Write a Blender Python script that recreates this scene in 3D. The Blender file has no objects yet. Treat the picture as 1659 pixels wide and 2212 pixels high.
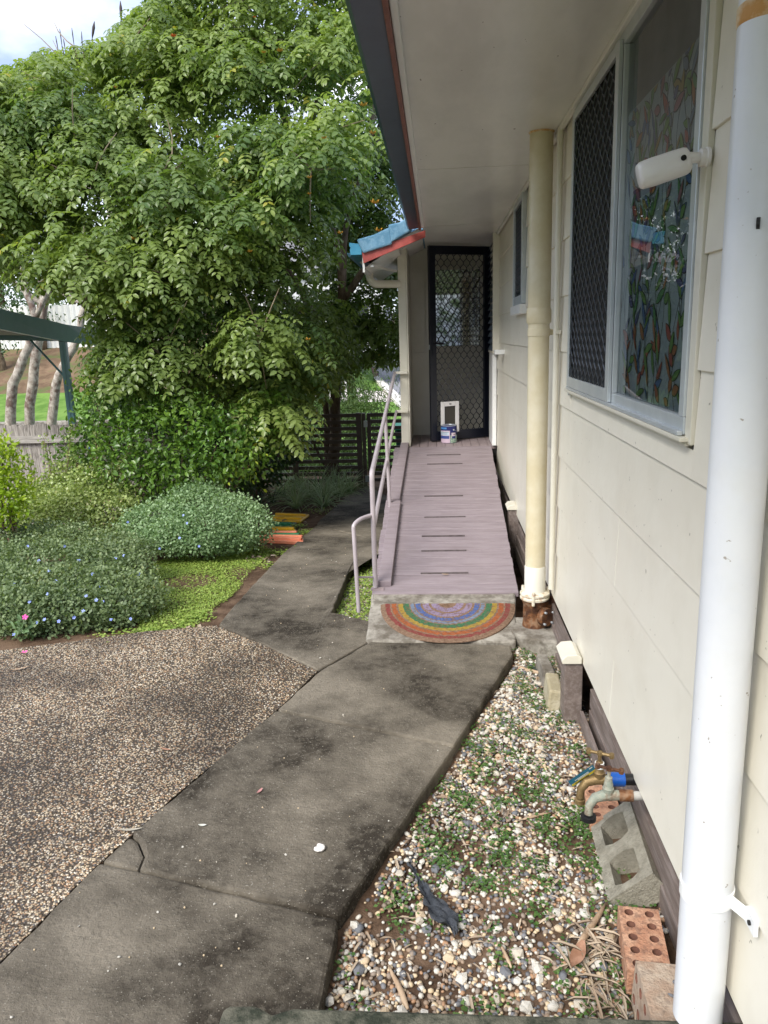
import bpy, bmesh, math, random
import numpy as np
from mathutils import Vector, Matrix
random.seed(7); RNG = np.random.default_rng(7)
SC = bpy.context.scene; COL = SC.collection
PI = math.pi
# ------------------------------------------------------------------ camera
F_PX, CX, CY = 1666.0, 829.5, 1106.0                      # focal length and centre on a 1659 x 2212 grid
def _n(v): v = np.array(v, float); return v/np.linalg.norm(v)
_Y = _n([942-CX, 722-CY, F_PX]); _D = _n([216.5, 7294, F_PX]); _D = _n(_D-_Y*_D.dot(_Y)); _Z = -_D; _X = np.cross(_D, _Y)
CM = np.array([_X, _Y, _Z]); CO = np.array([0, 0, 1.6])
cam = bpy.data.cameras.new('camera'); camo = bpy.data.objects.new('camera', cam); COL.objects.link(camo)
cam.sensor_fit = 'VERTICAL'; cam.sensor_height = 24.0; cam.lens = 24.0*F_PX/2212; cam.clip_start = .05; cam.clip_end = 600
mw = Matrix.Identity(4)
for r in range(3):
    mw[r][0] = CM[r][0]; mw[r][1] = -CM[r][1]; mw[r][2] = -CM[r][2]; mw[r][3] = CO[r]
camo.matrix_world = mw; SC.camera = camo
# ------------------------------------------------------------------ sky, sun, exposure
SUN_EL, SUN_AZ = math.radians(44), math.radians(-146)        # azimuth from +Y (along the wall) towards +X
world = bpy.data.worlds.new('World'); SC.world = world; world.use_nodes = True
nt = world.node_tree; nt.nodes.clear()
def wn(t, **k):
    n = nt.nodes.new(t)
    for a, b in k.items(): setattr(n, a, b)
    return n
sky = wn('ShaderNodeTexSky', sky_type='NISHITA', sun_disc=False, sun_elevation=SUN_EL, sun_rotation=SUN_AZ)
bg1 = wn('ShaderNodeBackground'); bg1.inputs[1].default_value = .13; nt.links.new(sky.outputs[0], bg1.inputs[0])
tc = wn('ShaderNodeTexCoord'); mp = wn('ShaderNodeMapping'); mp.inputs['Scale'].default_value = (1, 1, 2.2)
nt.links.new(tc.outputs['Generated'], mp.inputs[0])
nz = wn('ShaderNodeTexNoise'); nz.inputs['Scale'].default_value = 2.6; nz.inputs['Detail'].default_value = 7; nz.inputs['Roughness'].default_value = .55
nt.links.new(mp.outputs[0], nz.inputs[0])
cr = wn('ShaderNodeValToRGB'); cr.color_ramp.elements[0].position = .42; cr.color_ramp.elements[1].position = .62
cr.color_ramp.elements[0].color = (.30, .38, .60, 1); cr.color_ramp.elements[1].color = (.9, .92, .97, 1)
nt.links.new(nz.outputs[0], cr.inputs[0])
bg2 = wn('ShaderNodeBackground'); bg2.inputs[1].default_value = 1.0; nt.links.new(cr.outputs[0], bg2.inputs[0])
mx = wn('ShaderNodeMixShader'); mx.inputs[0].default_value = .86
nt.links.new(bg1.outputs[0], mx.inputs[1]); nt.links.new(bg2.outputs[0], mx.inputs[2])
wo = wn('ShaderNodeOutputWorld'); nt.links.new(mx.outputs[0], wo.inputs[0])
sl = bpy.data.lights.new('sun', 'SUN'); sl.energy = 2.6; sl.angle = math.radians(28); sl.color = (1, .96, .88)
so = bpy.data.objects.new('sun', sl); COL.objects.link(so)
sd = Vector((math.sin(SUN_AZ)*math.cos(SUN_EL), math.cos(SUN_AZ)*math.cos(SUN_EL), math.sin(SUN_EL)))
so.rotation_euler = (-sd).to_track_quat('-Z', 'Y').to_euler(); so.location = (-6, 2, 12)
SC.view_settings.view_transform = 'Standard'; SC.view_settings.look = 'None'
SC.view_settings.exposure = 1.04; SC.view_settings.gamma = 1; SC.view_settings.use_curve_mapping = False
SC.cycles.max_bounces = 8; SC.cycles.transparent_max_bounces = 12; SC.cycles.use_denoising = True

# ------------------------------------------------------------------ helpers
def ray(x, y): return CM @ np.array([x-CX, y-CY, F_PX])
def at_z(x, y, z=0.): r = ray(x, y); return Vector(CO+r*(z-CO[2])/r[2])
def at_x(x, y, X): r = ray(x, y); return Vector(CO+r*(X-CO[0])/r[0])
def at_y(x, y, Yv): r = ray(x, y); return Vector(CO+r*(Yv-CO[1])/r[1])
def drop(y):
    y = np.asarray(y, float)
    return -.073*np.clip(y-4.3, 0, 6.7) - .08*np.clip(y-11, 0, 9.0)
def at_slope(x, y, dz=0.):
    z = 0.
    for i in range(30): p = at_z(x, y, z); z = .5*z+.5*(float(drop(p.y))+dz)
    return at_z(x, y, z)

MATS = {}
def mat(name, col, rough=.6, col2=None, ns=6., bump=0., bs=60., spec=.5, metal=0., col3=None, ns3=40., amt3=.5, trans=0., stretch=None, wave=None, coat=0., lo=.4, hi=.6, tint=False, dots=None):
    if name in MATS: return MATS[name]
    m = bpy.data.materials.new(name); m.use_nodes = True; t = m.node_tree; L = t.links
    b = t.nodes['Principled BSDF']; out = t.nodes['Material Output']
    b.inputs['Roughness'].default_value = rough; b.inputs['Metallic'].default_value = metal
    b.inputs['Specular IOR Level'].default_value = spec; b.inputs['Coat Weight'].default_value = coat
    c4 = lambda c: (*c, 1)
    tcn = t.nodes.new('ShaderNodeTexCoord'); src = tcn.outputs['Object']
    if stretch:
        mpn = t.nodes.new('ShaderNodeMapping'); mpn.inputs['Scale'].default_value = stretch; L.new(src, mpn.inputs[0]); src = mpn.outputs[0]
    col_out = None
    def noise(scale, detail=5):
        n = t.nodes.new('ShaderNodeTexNoise'); n.inputs['Scale'].default_value = scale; n.inputs['Detail'].default_value = detail
        n.inputs['Roughness'].default_value = .68; L.new(src, n.inputs[0]); return n.outputs[0]
    def ramp(fac, a, bb, ca, cb):
        r = t.nodes.new('ShaderNodeValToRGB'); e = r.color_ramp.elements
        e[0].position = a; e[1].position = bb; e[0].color = ca; e[1].color = cb; L.new(fac, r.inputs[0]); return r.outputs[0]
    def mixc(fac, a, bb, mode='MIX'):
        x = t.nodes.new('ShaderNodeMix'); x.data_type = 'RGBA'; x.blend_type = mode
        for s, v in ((0, fac), (6, a), (7, bb)):
            if hasattr(v, 'default_value') or hasattr(v, 'links'): L.new(v, x.inputs[s])
            else: x.inputs[s].default_value = v
        return x.outputs[2]
    if tint:
        at = t.nodes.new('ShaderNodeAttribute'); at.attribute_name = 'tint'
        col_out = ramp(at.outputs['Fac'], 0, 1, c4(col), c4(col2))
        if col3:
            r = col_out.node; e = r.color_ramp.elements.new(.93); e.color = c4(col2); r.color_ramp.elements[2].color = c4(col3)
    else:
        if col2: col_out = ramp(noise(ns), lo, hi, c4(col), c4(col2))
        if col3:
            f = ramp(noise(ns3, 3), .5, .62, (0, 0, 0, 1), (amt3, amt3, amt3, 1))
            col_out = mixc(f, col_out if col_out else c4(col), c4(col3))
    if dots:
        f = ramp(noise(dots[0], 2), dots[1], dots[1]+.03, (0, 0, 0, 1), (1, 1, 1, 1)); col_out = mixc(f, col_out, c4(dots[2]))
    if col_out: L.new(col_out, b.inputs['Base Color'])
    else: b.inputs['Base Color'].default_value = c4(col)
    if bump:
        bn = t.nodes.new('ShaderNodeBump'); bn.inputs['Strength'].default_value = bump; bn.inputs['Distance'].default_value = .01
        L.new(noise(bs, 6), bn.inputs['Height']); L.new(bn.outputs[0], b.inputs['Normal'])
    if trans:
        tr = t.nodes.new('ShaderNodeBsdfTranslucent'); ms = t.nodes.new('ShaderNodeMixShader'); ms.inputs[0].default_value = trans
        if col_out:
            br = mixc(1.0, col_out, (1.4, 1.5, .75, 1), 'MULTIPLY'); L.new(br, tr.inputs[0])
        else: tr.inputs[0].default_value = c4(col)
        L.new(b.outputs[0], ms.inputs[1]); L.new(tr.outputs[0], ms.inputs[2]); L.new(ms.outputs[0], out.inputs[0])
    MATS[name] = m; return m

class MB:
    def __init__(s): s.v = []; s.f = []; s.m = []; s.cur = 0
    def add(s, vs, fs):
        o = len(s.v); s.v += [tuple(v) for v in vs]
        for f in fs: s.f.append(tuple(o+i for i in f)); s.m.append(s.cur)
        return s
    def box(s, x0, x1, y0, y1, z0, z1, M=None):
        vs = [Vector((x, y, z)) for z in (z0, z1) for y in (y0, y1) for x in (x0, x1)]
        if M: vs = [M @ v for v in vs]
        return s.add(vs, [(0, 2, 3, 1), (4, 5, 7, 6), (0, 1, 5, 4), (2, 6, 7, 3), (0, 4, 6, 2), (1, 3, 7, 5)])
    def bar(s, a, b, w, h, up=(0, 0, 1)):                    # box beam from a to b
        a, b = Vector(a), Vector(b); d = (b-a).normalized(); u = Vector(up); r = d.cross(u).normalized(); u = r.cross(d)
        vs = [p+r*(w/2*i)+u*(h/2*j) for p in (a, b) for j in (-1, 1) for i in (-1, 1)]
        return s.add(vs, [(0, 1, 3, 2), (4, 6, 7, 5), (0, 4, 5, 1), (2, 3, 7, 6), (0, 2, 6, 4), (1, 5, 7, 3)])
    def tube(s, pts, rad, seg=10, cap=True):
        pts = [Vector(p) for p in pts]; n = len(pts)
        if not hasattr(rad, '__len__'): rad = [rad]*n
        rings = []; pr = None
        for i, p in enumerate(pts):
            d = (pts[min(i+1, n-1)]-pts[max(i-1, 0)]).normalized()
            if pr is None:
                pr = d.orthogonal().normalized()
            pr = (pr-d*pr.dot(d)).normalized(); q = d.cross(pr)
            rings.append([p+(pr*math.cos(2*PI*k/seg)+q*math.sin(2*PI*k/seg))*rad[i] for k in range(seg)])
        vs = [v for r in rings for v in r]; fs = []
        for i in range(n-1):
            for k in range(seg):
                a = i*seg+k; b = i*seg+(k+1) % seg; fs.append((a, b, b+seg, a+seg))
        if cap: fs.append(tuple(range(seg-1, -1, -1))); fs.append(tuple(range((n-1)*seg, n*seg)))
        return s.add(vs, fs)
    def lathe(s, prof, c=(0, 0, 0), seg=24, M=None):           # prof: (radius, z)
        c = Vector(c); vs = []; fs = []
        for r, z in prof:
            for k in range(seg):
                v = Vector((r*math.cos(2*PI*k/seg), r*math.sin(2*PI*k/seg), z)); v = (M @ v if M else v)+c; vs.append(v)
        for i in range(len(prof)-1):
            for k in range(seg):
                a = i*seg+k; b = i*seg+(k+1) % seg; fs.append((a, b, b+seg, a+seg))
        fs.append(tuple(range(seg-1, -1, -1))); fs.append(tuple(range((len(prof)-1)*seg, len(prof)*seg)))
        return s.add(vs, fs)
    def prism(s, poly, z0, z1, axis='z', M=None):             # poly in plane; extruded along axis
        n = len(poly)
        def mk(p, t):
            if callable(t): t = t(*p)
            if axis == 'z': v = Vector((p[0], p[1], t))
            elif axis == 'y': v = Vector((p[0], t, p[1]))
            else: v = Vector((t, p[0], p[1]))
            return M @ v if M else v
        vs = [mk(p, z0) for p in poly]+[mk(p, z1) for p in poly]
        fs = [tuple(range(n-1, -1, -1)), tuple(range(n, 2*n))]+[(i, (i+1) % n, n+(i+1) % n, n+i) for i in range(n)]
        return s.add(vs, fs)

ORG = {}
def thing(name, label, cat, loc, group=None, rot=None, kind=None):
    o = bpy.data.objects.new(name, None); COL.objects.link(o); o.location = loc; o.empty_display_size = .05
    if rot: o.rotation_euler = rot
    if label: o['label'] = label
    if cat: o['category'] = cat
    if group: o['group'] = group
    if kind: o['kind'] = kind
    ORG[o] = Vector(loc); return o
def obj(name, mb, m, parent=None, bevel=0, smooth=False, label=None, cat=None, group=None, kind=None, loc=None, local=False, keep=False):
    ms = m if isinstance(m, (list, tuple)) else [m]
    org = Vector((0, 0, 0)) if local else (ORG[parent] if parent else (Vector(loc) if loc is not None else Vector((0, 0, 0))))
    me = bpy.data.meshes.new(name); V = [(v[0]-org[0], v[1]-org[1], v[2]-org[2]) for v in mb.v]
    me.from_pydata(V, [], mb.f)
    for q in ms: me.materials.append(q)
    if len(ms) > 1: me.polygons.foreach_set('material_index', mb.m)
    if not keep: bm = bmesh.new(); bm.from_mesh(me); bmesh.ops.recalc_face_normals(bm, faces=bm.faces); bm.to_mesh(me); bm.free()
    if smooth: me.shade_smooth()
    o = bpy.data.objects.new(name, me); COL.objects.link(o)
    if smooth and smooth != 'all':
        md = o.modifiers.new('s', 'EDGE_SPLIT'); md.split_angle = math.radians(42)
    if bevel:
        md = o.modifiers.new('b', 'BEVEL'); md.width = bevel; md.segments = 2; md.limit_method = 'ANGLE'; md.angle_limit = math.radians(40)
    if parent: o.parent = parent
    elif loc is not None: o.location = Vector(loc)
    ORG[o] = org if parent or loc is not None else Vector((0, 0, 0))
    for k, v in (('label', label), ('category', cat), ('group', group), ('kind', kind)):
        if v: o[k] = v
    return o

# mass of small template meshes as one mesh (leaves, pebbles, blades)
def scatter(name, tv, tf, pos, R, scale, m, parent=None, tint=None, loc=None, **tags):
    tv = np.array(tv, float); tf = np.array(tf, int); n = len(pos); nv = len(tv)
    scale = np.asarray(scale, float)
    if scale.ndim == 1: scale = scale[:, None].repeat(3, 1)
    V = np.einsum('nij,nkj->nki', R, tv[None]*scale[:, None, :])+np.asarray(pos)[:, None, :]
    org = np.array(ORG[parent]) if parent else (np.array(loc) if loc is not None else np.zeros(3))
    V = (V-org).reshape(-1, 3); Fc = (tf[None]+(np.arange(n)*nv)[:, None, None]).reshape(-1, tf.shape[1])
    me = bpy.data.meshes.new(name); me.vertices.add(len(V)); me.vertices.foreach_set('co', V.astype(np.float32).ravel())
    k = tf.shape[1]; me.loops.add(Fc.size); me.loops.foreach_set('vertex_index', Fc.astype(np.int32).ravel())
    me.polygons.add(len(Fc)); me.polygons.foreach_set('loop_start', (np.arange(len(Fc))*k).astype(np.int32))
    me.update(calc_edges=True); me.validate()
    if tint is None: tint = RNG.random(n)
    a = me.attributes.new('tint', 'FLOAT', 'POINT'); a.data.foreach_set('value', np.repeat(tint, nv).astype(np.float32))
    me.materials.append(m); me.shade_smooth()
    o = bpy.data.objects.new(name, me); COL.objects.link(o)
    if parent: o.parent = parent
    elif loc is not None: o.location = loc
    for kk, v in tags.items(): o[{'cat': 'category'}.get(kk, kk)] = v
    return o
def frames(fwd, up):                                        # rotation matrices: +Y -> fwd, +Z ~ up
    fwd = fwd/np.linalg.norm(fwd, axis=1, keepdims=True); x = np.cross(fwd, up); x /= np.linalg.norm(x, axis=1, keepdims=True)+1e-9
    z = np.cross(x, fwd); return np.stack([x, fwd, z], axis=2)
LEAF_V = [(0, 0, 0), (-.22, .3, .07), (.22, .3, .07), (0, .35, 0), (-.2, .7, .03), (.2, .7, .03), (0, .72, -.04), (0, 1, -.14)]
LEAF_F = [(0, 3, 1), (0, 2, 3), (1, 3, 4), (3, 6, 4), (3, 2, 5), (3, 5, 6), (4, 6, 7), (6, 5, 7)]
SMALL_V = [(0, 0, 0), (-.28, .5, .06), (.28, .5, .06), (0, 1, -.05), (0, .5, -.02)]
SMALL_F = [(0, 4, 1), (0, 2, 4), (1, 4, 3), (4, 2, 3)]
def leaf_shape(V, w): return [(a*w, b, c) for a, b, c in V]
def sphere_pts(n): v = RNG.normal(size=(n, 3)); return v/np.linalg.norm(v, axis=1, keepdims=True)

def blob_leaves(blobs, dens, front=True, shell=(.72, 1.05)):
    """points and outward directions on the lit and camera side of ellipsoid blobs: (x,y,z,rx,ry,rz)"""
    Ps, Ds, Bi = [], [], []
    for bi, b in enumerate(blobs):
        c = np.array(b[:3]); r = np.array(b[3:6]); n = int(dens*(r[0]*r[2]+r[0]*r[1]+r[1]*r[2])*4.2)
        d = sphere_pts(n); t = RNG.uniform(*shell, size=(n, 1))
        p = c+d*r*t
        keep = np.ones(n, bool)
        for b2 in blobs:
            if b2 is b: continue
            q = (p-np.array(b2[:3]))/np.array(b2[3:6]); keep &= (q**2).sum(1) > .5
        if front: keep &= (d[:, 1] < .45) | (d[:, 2] > .5)
        Ps.append(p[keep]); Ds.append(d[keep]); Bi.append(np.full(keep.sum(), bi))
    return np.concatenate(Ps), np.concatenate(Ds), np.concatenate(Bi)
def foliage(name, blobs, dens, size, m, parent=None, width=1., droop=.3, tmpl='leaf', front=True, shell=(.72, 1.05), noise_amp=.12, blobtint=.35, loc=None, kill=None, **tags):
    P, D, B = blob_leaves(blobs, dens, front, shell)
    P = P+RNG.normal(scale=noise_amp*size*2, size=P.shape)
    if kill is not None: k = ~kill(P); P, D, B = P[k], D[k], B[k]
    n = len(P); fwd = D*.6+RNG.normal(size=(n, 3))*.75; fwd[:, 2] -= droop
    up = D*.7+RNG.normal(size=(n, 3))*.45+np.array([0, 0, .8]); bt = RNG.random(len(blobs))
    tint = np.clip(blobtint*bt[B]+(1-blobtint)*RNG.random(n), 0, 1)
    V, Fx = (LEAF_V, LEAF_F) if tmpl == 'leaf' else (SMALL_V, SMALL_F)
    return scatter(name, leaf_shape(V, width), Fx, P, frames(fwd, up), size*RNG.uniform(.65, 1.25, n), m, parent, tint, loc, **tags)

# ------------------------------------------------------------------ materials
M_conc = mat('stained_concrete', (.036, .029, .021), .85, (.215, .186, .145), 1.3, 1.0, 70, .2, col3=(.14, .122, .095), ns3=34, amt3=.5, lo=.40, hi=.60, dots=(140, .65, (.30, .275, .23)))
M_conc2 = mat('pale_concrete', (.15, .13, .105), .85, (.36, .335, .29), 5, .5, 110, .25, col3=(.1, .085, .065), ns3=14, amt3=.6)
M_soil = mat('soil', (.07, .043, .028), .95, (.16, .105, .07), 5, .8, 60, .1)
M_board = mat('cream_board', (.73, .685, .585), .4, (.77, .735, .64), 1.1, .10, 30, .4, col3=(.57, .53, .44), ns3=3.5, amt3=.14, dots=(34, .715, (.36, .33, .27)))
M_trim = mat('cream_trim', (.64, .61, .51), .4, (.69, .66, .57), 3, .05, 40)
M_yel = mat('yellowed_pipe_paint', (.62, .545, .37), .4, (.70, .64, .49), 3, .06, 60)
M_soff = mat('soffit_paint', (.72, .715, .69), .27, (.81, .80, .775), 2.5, .05, 18, .45, stretch=(1, .35, 1), dots=(40, .735, (.3, .28, .25)))
M_white = mat('white_paint', (.78, .79, .79), .35, (.82, .82, .81), 3, .03, 40)
M_pipe = mat('white_pipe', (.655, .675, .71), .3, (.70, .715, .74), 3, .06, 40, .5, col3=(.66, .66, .64), ns3=9, amt3=.25, dots=(52, .715, (.36, .33, .30)))
M_navy = mat('navy_steel', (.018, .045, .085), .3, (.03, .065, .11), 4)
M_black = mat('black_powder_coat', (.008, .010, .018), .35)
M_red = mat('red_fascia_paint', (.33, .055, .045), .5, (.42, .085, .07), 8, .2, 70)
M_redd = mat('brown_fascia_paint', (.17, .055, .045), .5, (.23, .08, .06), 8, .2, 70)
M_tile = mat('blue_roof_tile', (.10, .25, .38), .7, (.17, .34, .48), 9, .6, 130, col3=(.25, .42, .55), ns3=40, amt3=.5)
M_bgut = mat('blue_gutter', (.06, .32, .5), .35, (.09, .38, .55), 5)
M_alu = mat('aluminium', (.52, .56, .6), .3, (.6, .64, .67), 4, .03, 50, .5, metal=.35)
M_mauve = mat('mauve_timber', (.245, .200, .217), .55, (.292, .243, .262), 4, .2, 60, stretch=(1, 7, 7), col3=(.185, .15, .155), ns3=3, amt3=.4, dots=(30, .75, (.12, .095, .09)))
M_mauved = mat('mauve_deck', (.27, .215, .22), .55, (.33, .265, .27), 3, .35, 60, stretch=(9, 1, 9))
M_rail = mat('mauve_rail_paint', (.37, .325, .345), .3, (.43, .38, .40), 5, .05, 60)
M_brown = mat('brown_slat_paint', (.15, .115, .10), .6, (.22, .175, .155), 5, .35, 70, stretch=(6, .6, 6), col3=(.3, .26, .25), ns3=10, amt3=.3)
M_gate = mat('dark_brown_slat', (.10, .070, .058), .5, (.13, .092, .076), 5, .1, 70)
M_dark = mat('dark_interior', (.012, .012, .013), .9)  # near-black colour stands in for unlit rooms and underfloor
M_rust = mat('rusty_iron', (.055, .02, .008), .7, (.22, .085, .025), 14, .8, 60, col3=(.38, .29, .2), ns3=16, amt3=.4)
M_rust2 = mat('rust_stained_collar', (.55, .28, .08), .6, (.72, .6, .4), 16, .3, 60)
M_brick = mat('brick_clay', (.47, .24, .15), .9, (.60, .36, .24), 18, .9, 90, .15, col3=(.2, .12, .09), ns3=55, amt3=.6)
M_brick2 = mat('mortar_stained_brick', (.42, .30, .22), .9, (.52, .42, .33), 16, .9, 90, .15, col3=(.25, .19, .15), ns3=45, amt3=.5)
M_hole = mat('brick_inside', (.15, .065, .045), .95, (.2, .09, .06), 20, .5, 90)
M_block = mat('cinder_block', (.27, .25, .20), .95, (.38, .355, .29), 12, .9, 160, .15, col3=(.18, .165, .13), ns3=60, amt3=.4)
M_brass = mat('aged_brass', (.20, .135, .06), .5, (.30, .21, .10), 20, .3, 90, metal=.6)
M_verd = mat('verdigris_brass', (.26, .29, .24), .65, (.36, .34, .27), 30, .5, 90, metal=.2, col3=(.16, .09, .05), ns3=25, amt3=.6)
M_blk = mat('black_plastic', (.01, .01, .012), .4)
M_blue = mat('blue_plastic', (.01, .10, .45), .35)
M_coir = mat('coir', (.22, .135, .09), .98, (.33, .22, .15), 60, 1., 350, .1)
M_pal = mat('weathered_paling', (.24, .22, .20), .85, (.50, .46, .42), 4, .6, 60, .2, stretch=(14, 14, 1.1), col3=(.08, .07, .06), ns3=9, amt3=.5)
M_bark = mat('garden_bark', (.10, .07, .045), .9, (.20, .15, .10), 9, .8, 50, .15, stretch=(2, 2, .6))
M_pbark = mat('pale_bark', (.27, .235, .20), .9, (.50, .46, .40), 5, .8, 30, .15, stretch=(2, 2, 1.6), col3=(.13, .075, .06), ns3=2.6, amt3=.8)
M_glassd = mat('dark_glass', (.02, .022, .022), .05, spec=.8)
M_sens = mat('white_plastic', (.80, .78, .77), .3)
M_grass = mat('far_grass', (.085, .17, .03), .9, (.15, .25, .055), 1.4, .8, 9, .1)
M_road = mat('asphalt', (.16, .16, .17), .9, (.22, .22, .23), 3, .3, 60)
M_bank = mat('red_soil_bank', (.12, .08, .05), .95, (.21, .14, .09), 1.6, 1.0, 5, .1, col3=(.09, .12, .04), ns3=.8, amt3=.9)
M_hill = mat('ground_soil', (.07, .06, .035), .95, (.12, .14, .05), .6, .5, 12, .1)
M_ltree = mat('tree_leaf', (.072, .135, .035), .36, (.275, .345, .09), tint=True, trans=.42, spec=.5, col3=(.36, .33, .04))
M_lshr = mat('glossy_shrub_leaf', (.048, .12, .02), .34, (.195, .32, .045), tint=True, trans=.3, spec=.55, col3=(.42, .48, .04))
M_lyel = mat('yellow_green_leaf', (.15, .27, .012), .4, (.38, .47, .03), tint=True, trans=.35)
M_ljade = mat('jade_leaf', (.14, .22, .05), .4, (.40, .46, .17), tint=True, trans=.3, col3=(.5, .38, .24))
M_lblue = mat('low_shrub_leaf', (.055, .10, .04), .5, (.26, .33, .15), tint=True, trans=.3, col3=(.3, .29, .12))
M_lround = mat('round_bush_leaf', (.10, .19, .07), .5, (.34, .46, .25), tint=True, trans=.3)
M_lfar = mat('far_leaf', (.05, .11, .025), .6, (.17, .25, .07), tint=True, trans=.25)
M_ldark = mat('shade_leaf', (.02, .055, .015), .5, (.06, .12, .03), tint=True, trans=.2)  # leaf green darkened so the colour itself carries shade
M_lawn = mat('clover_leaf', (.16, .26, .04), .5, (.38, .47, .11), tint=True, trans=.3)
M_weed = mat('gravel_weed', (.045, .11, .025), .5, (.12, .21, .05), tint=True, trans=.25)
M_strap = mat('variegated_strap_leaf', (.11, .22, .07), .45, (.62, .70, .48), tint=True, trans=.2)
M_petal = mat('blue_petal', (.25, .33, .80), .6, (.45, .55, .92), tint=True, trans=.3)
M_dry = mat('dry_leaf', (.16, .10, .06), .8, (.44, .36, .27), tint=True)
M_sheath = mat('dry_sheath', (.33, .22, .14), .7, (.50, .38, .26), 12, .3, 60, stretch=(1, .2, 1))

# ------------------------------------------------------------------ ground, hills, roads
def edge_x(y):                                               # right edge of the concrete walk, house side
    return np.interp(y, [1.3, 1.85, 2.8, 3.72, 3.9, 4.2], [-.33, -.30, .048, .37, .40, -.66])
def terrain(x, y):
    x = np.asarray(x, float); y = np.asarray(y, float); z = drop(y)
    base = np.where((x > edge_x(y)-.04) & (y > 1.35) & (y < 4.0), -.088, -.05)
    base = base+np.where((x > edge_x(y)-.04) & (y > 1.35) & (y < 4.0), .03*np.clip(1-(x-edge_x(y))/.16, 0, 1), 0)
    base = np.where((y >= 4.0) & (x > -.7), -.10, base)
    base = np.where(y < 1.35, -.10, base)
    z = z+base - .13*np.clip(-x-2.7, 0, 4.5)*np.clip((y-4.6)/2, 0, 1)*np.clip((26-y)/8, 0, 1)
    z = np.where(y > 20, np.minimum(z, -1.2), z)
    w = np.clip((-x-4)/4, 0, 1)
    h = .115*np.clip(y-27.6, 0, 6)+.36*np.clip(y-33.6, 0, 6)+.08*np.clip(y-39.6, 0, 60)
    z = z+w*h + (1-w)*.03*np.clip(y-60, 0, 60)
    return z+.012*np.sin(x*3.1+y*2.3)*np.cos(y*4.1-x)
def grid_sheet(name, xs, ys, zf, m, kind='structure', **k):
    X, Y = np.meshgrid(xs, ys, indexing='ij'); Z = zf(X, Y); mb = MB()
    mb.v = list(map(tuple, np.stack([X, Y, Z], -1).reshape(-1, 3))); ny = len(ys)
    for i in range(len(xs)-1):
        for j in range(ny-1): a = i*ny+j; mb.f.append((a, a+ny, a+ny+1, a+1)); mb.m.append(0)
    return obj(name, mb, m, smooth='all', kind=kind, **k)
xs = np.concatenate([np.linspace(-90, -8, 42), np.linspace(-7.6, -3.4, 22), np.arange(-3.2, 1.4, .05), np.linspace(1.6, 9, 12), np.linspace(14, 80, 12)])
ys = np.concatenate([np.linspace(-60, -2, 20), np.linspace(-1, 1.2, 10), np.arange(1.3, 5.2, .05), np.arange(5.3, 12, .2), np.linspace(12.5, 45, 66), np.linspace(48, 130, 30)])
ground = grid_sheet('ground', xs, ys, lambda x, y: terrain(x, y)+.006*np.sin(x*31+y*17)*np.sin(y*29), M_soil)
def drape(name, poly_x, y0, y1, dz, m, nx=30, ny=40, kind='structure'):
    ys_ = np.linspace(y0, y1, ny); mb = MB()
    for y in ys_:
        a, b = poly_x(y)
        for t in np.linspace(0, 1, nx): x = a+(b-a)*t; mb.v.append((x, y, float(terrain(x, y))+dz))
    for j in range(ny-1):
        for i in range(nx-1): a = j*nx+i; mb.f.append((a, a+1, a+nx+1, a+nx)); mb.m.append(0)
    return obj(name, mb, m, smooth='all', kind=kind)
drape('grass_verge', lambda y: (-60, -4.2), 27.4, 33.8, .03, M_grass, 40, 14)
drape('soil_bank', lambda y: (-60, -5), 33.8, 42, .03, M_bank, 50, 30)
drape('cross_road', lambda y: (-60, -6), 20.5, 26.9, .02, M_road, 40, 12)
obj('kerb', MB().box(-60, -6, 26.9, 27.3, -1.6, -1.06), M_conc2, kind='structure', bevel=.02)
# street running away on the right, seen between tree and post
kx = lambda y: -1.15-.128*(y-28)
drape('street', lambda y: (kx(y)+.55, kx(y)+9), 22, 90, .05, M_road, 16, 60)
mbk = MB()
for i in range(40):
    ya, yb = 22+i*1.6, 22+i*1.6+1.56
    mbk.add([(kx(ya), ya, -1.5), (kx(ya)+.5, ya, -1.5), (kx(yb)+.5, yb, -1.5), (kx(yb), yb, -1.5), (kx(ya), ya, -1.08), (kx(ya)+.5, ya, -1.13), (kx(yb)+.5, yb, -1.13), (kx(yb), yb, -1.08)], [(0, 3, 2, 1), (4, 5, 6, 7), (0, 1, 5, 4), (1, 2, 6, 5), (2, 3, 7, 6), (3, 0, 4, 7)])
obj('street_kerb', mbk, mat('kerb_concrete', (.5, .47, .42), .85, (.62, .58, .53), 2, .3, 30), kind='structure')
drape('street_grass', lambda y: (kx(y)-9, kx(y)), 13.5, 70, .03, M_grass, 24, 60)
drape('crossover', lambda y: (kx(y)-8, kx(y)-.02), 34, 41, .05, mat('pale_driveway', (.52, .46, .42), .9, (.62, .55, .5), 2, .3, 30), 12, 12)

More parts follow.
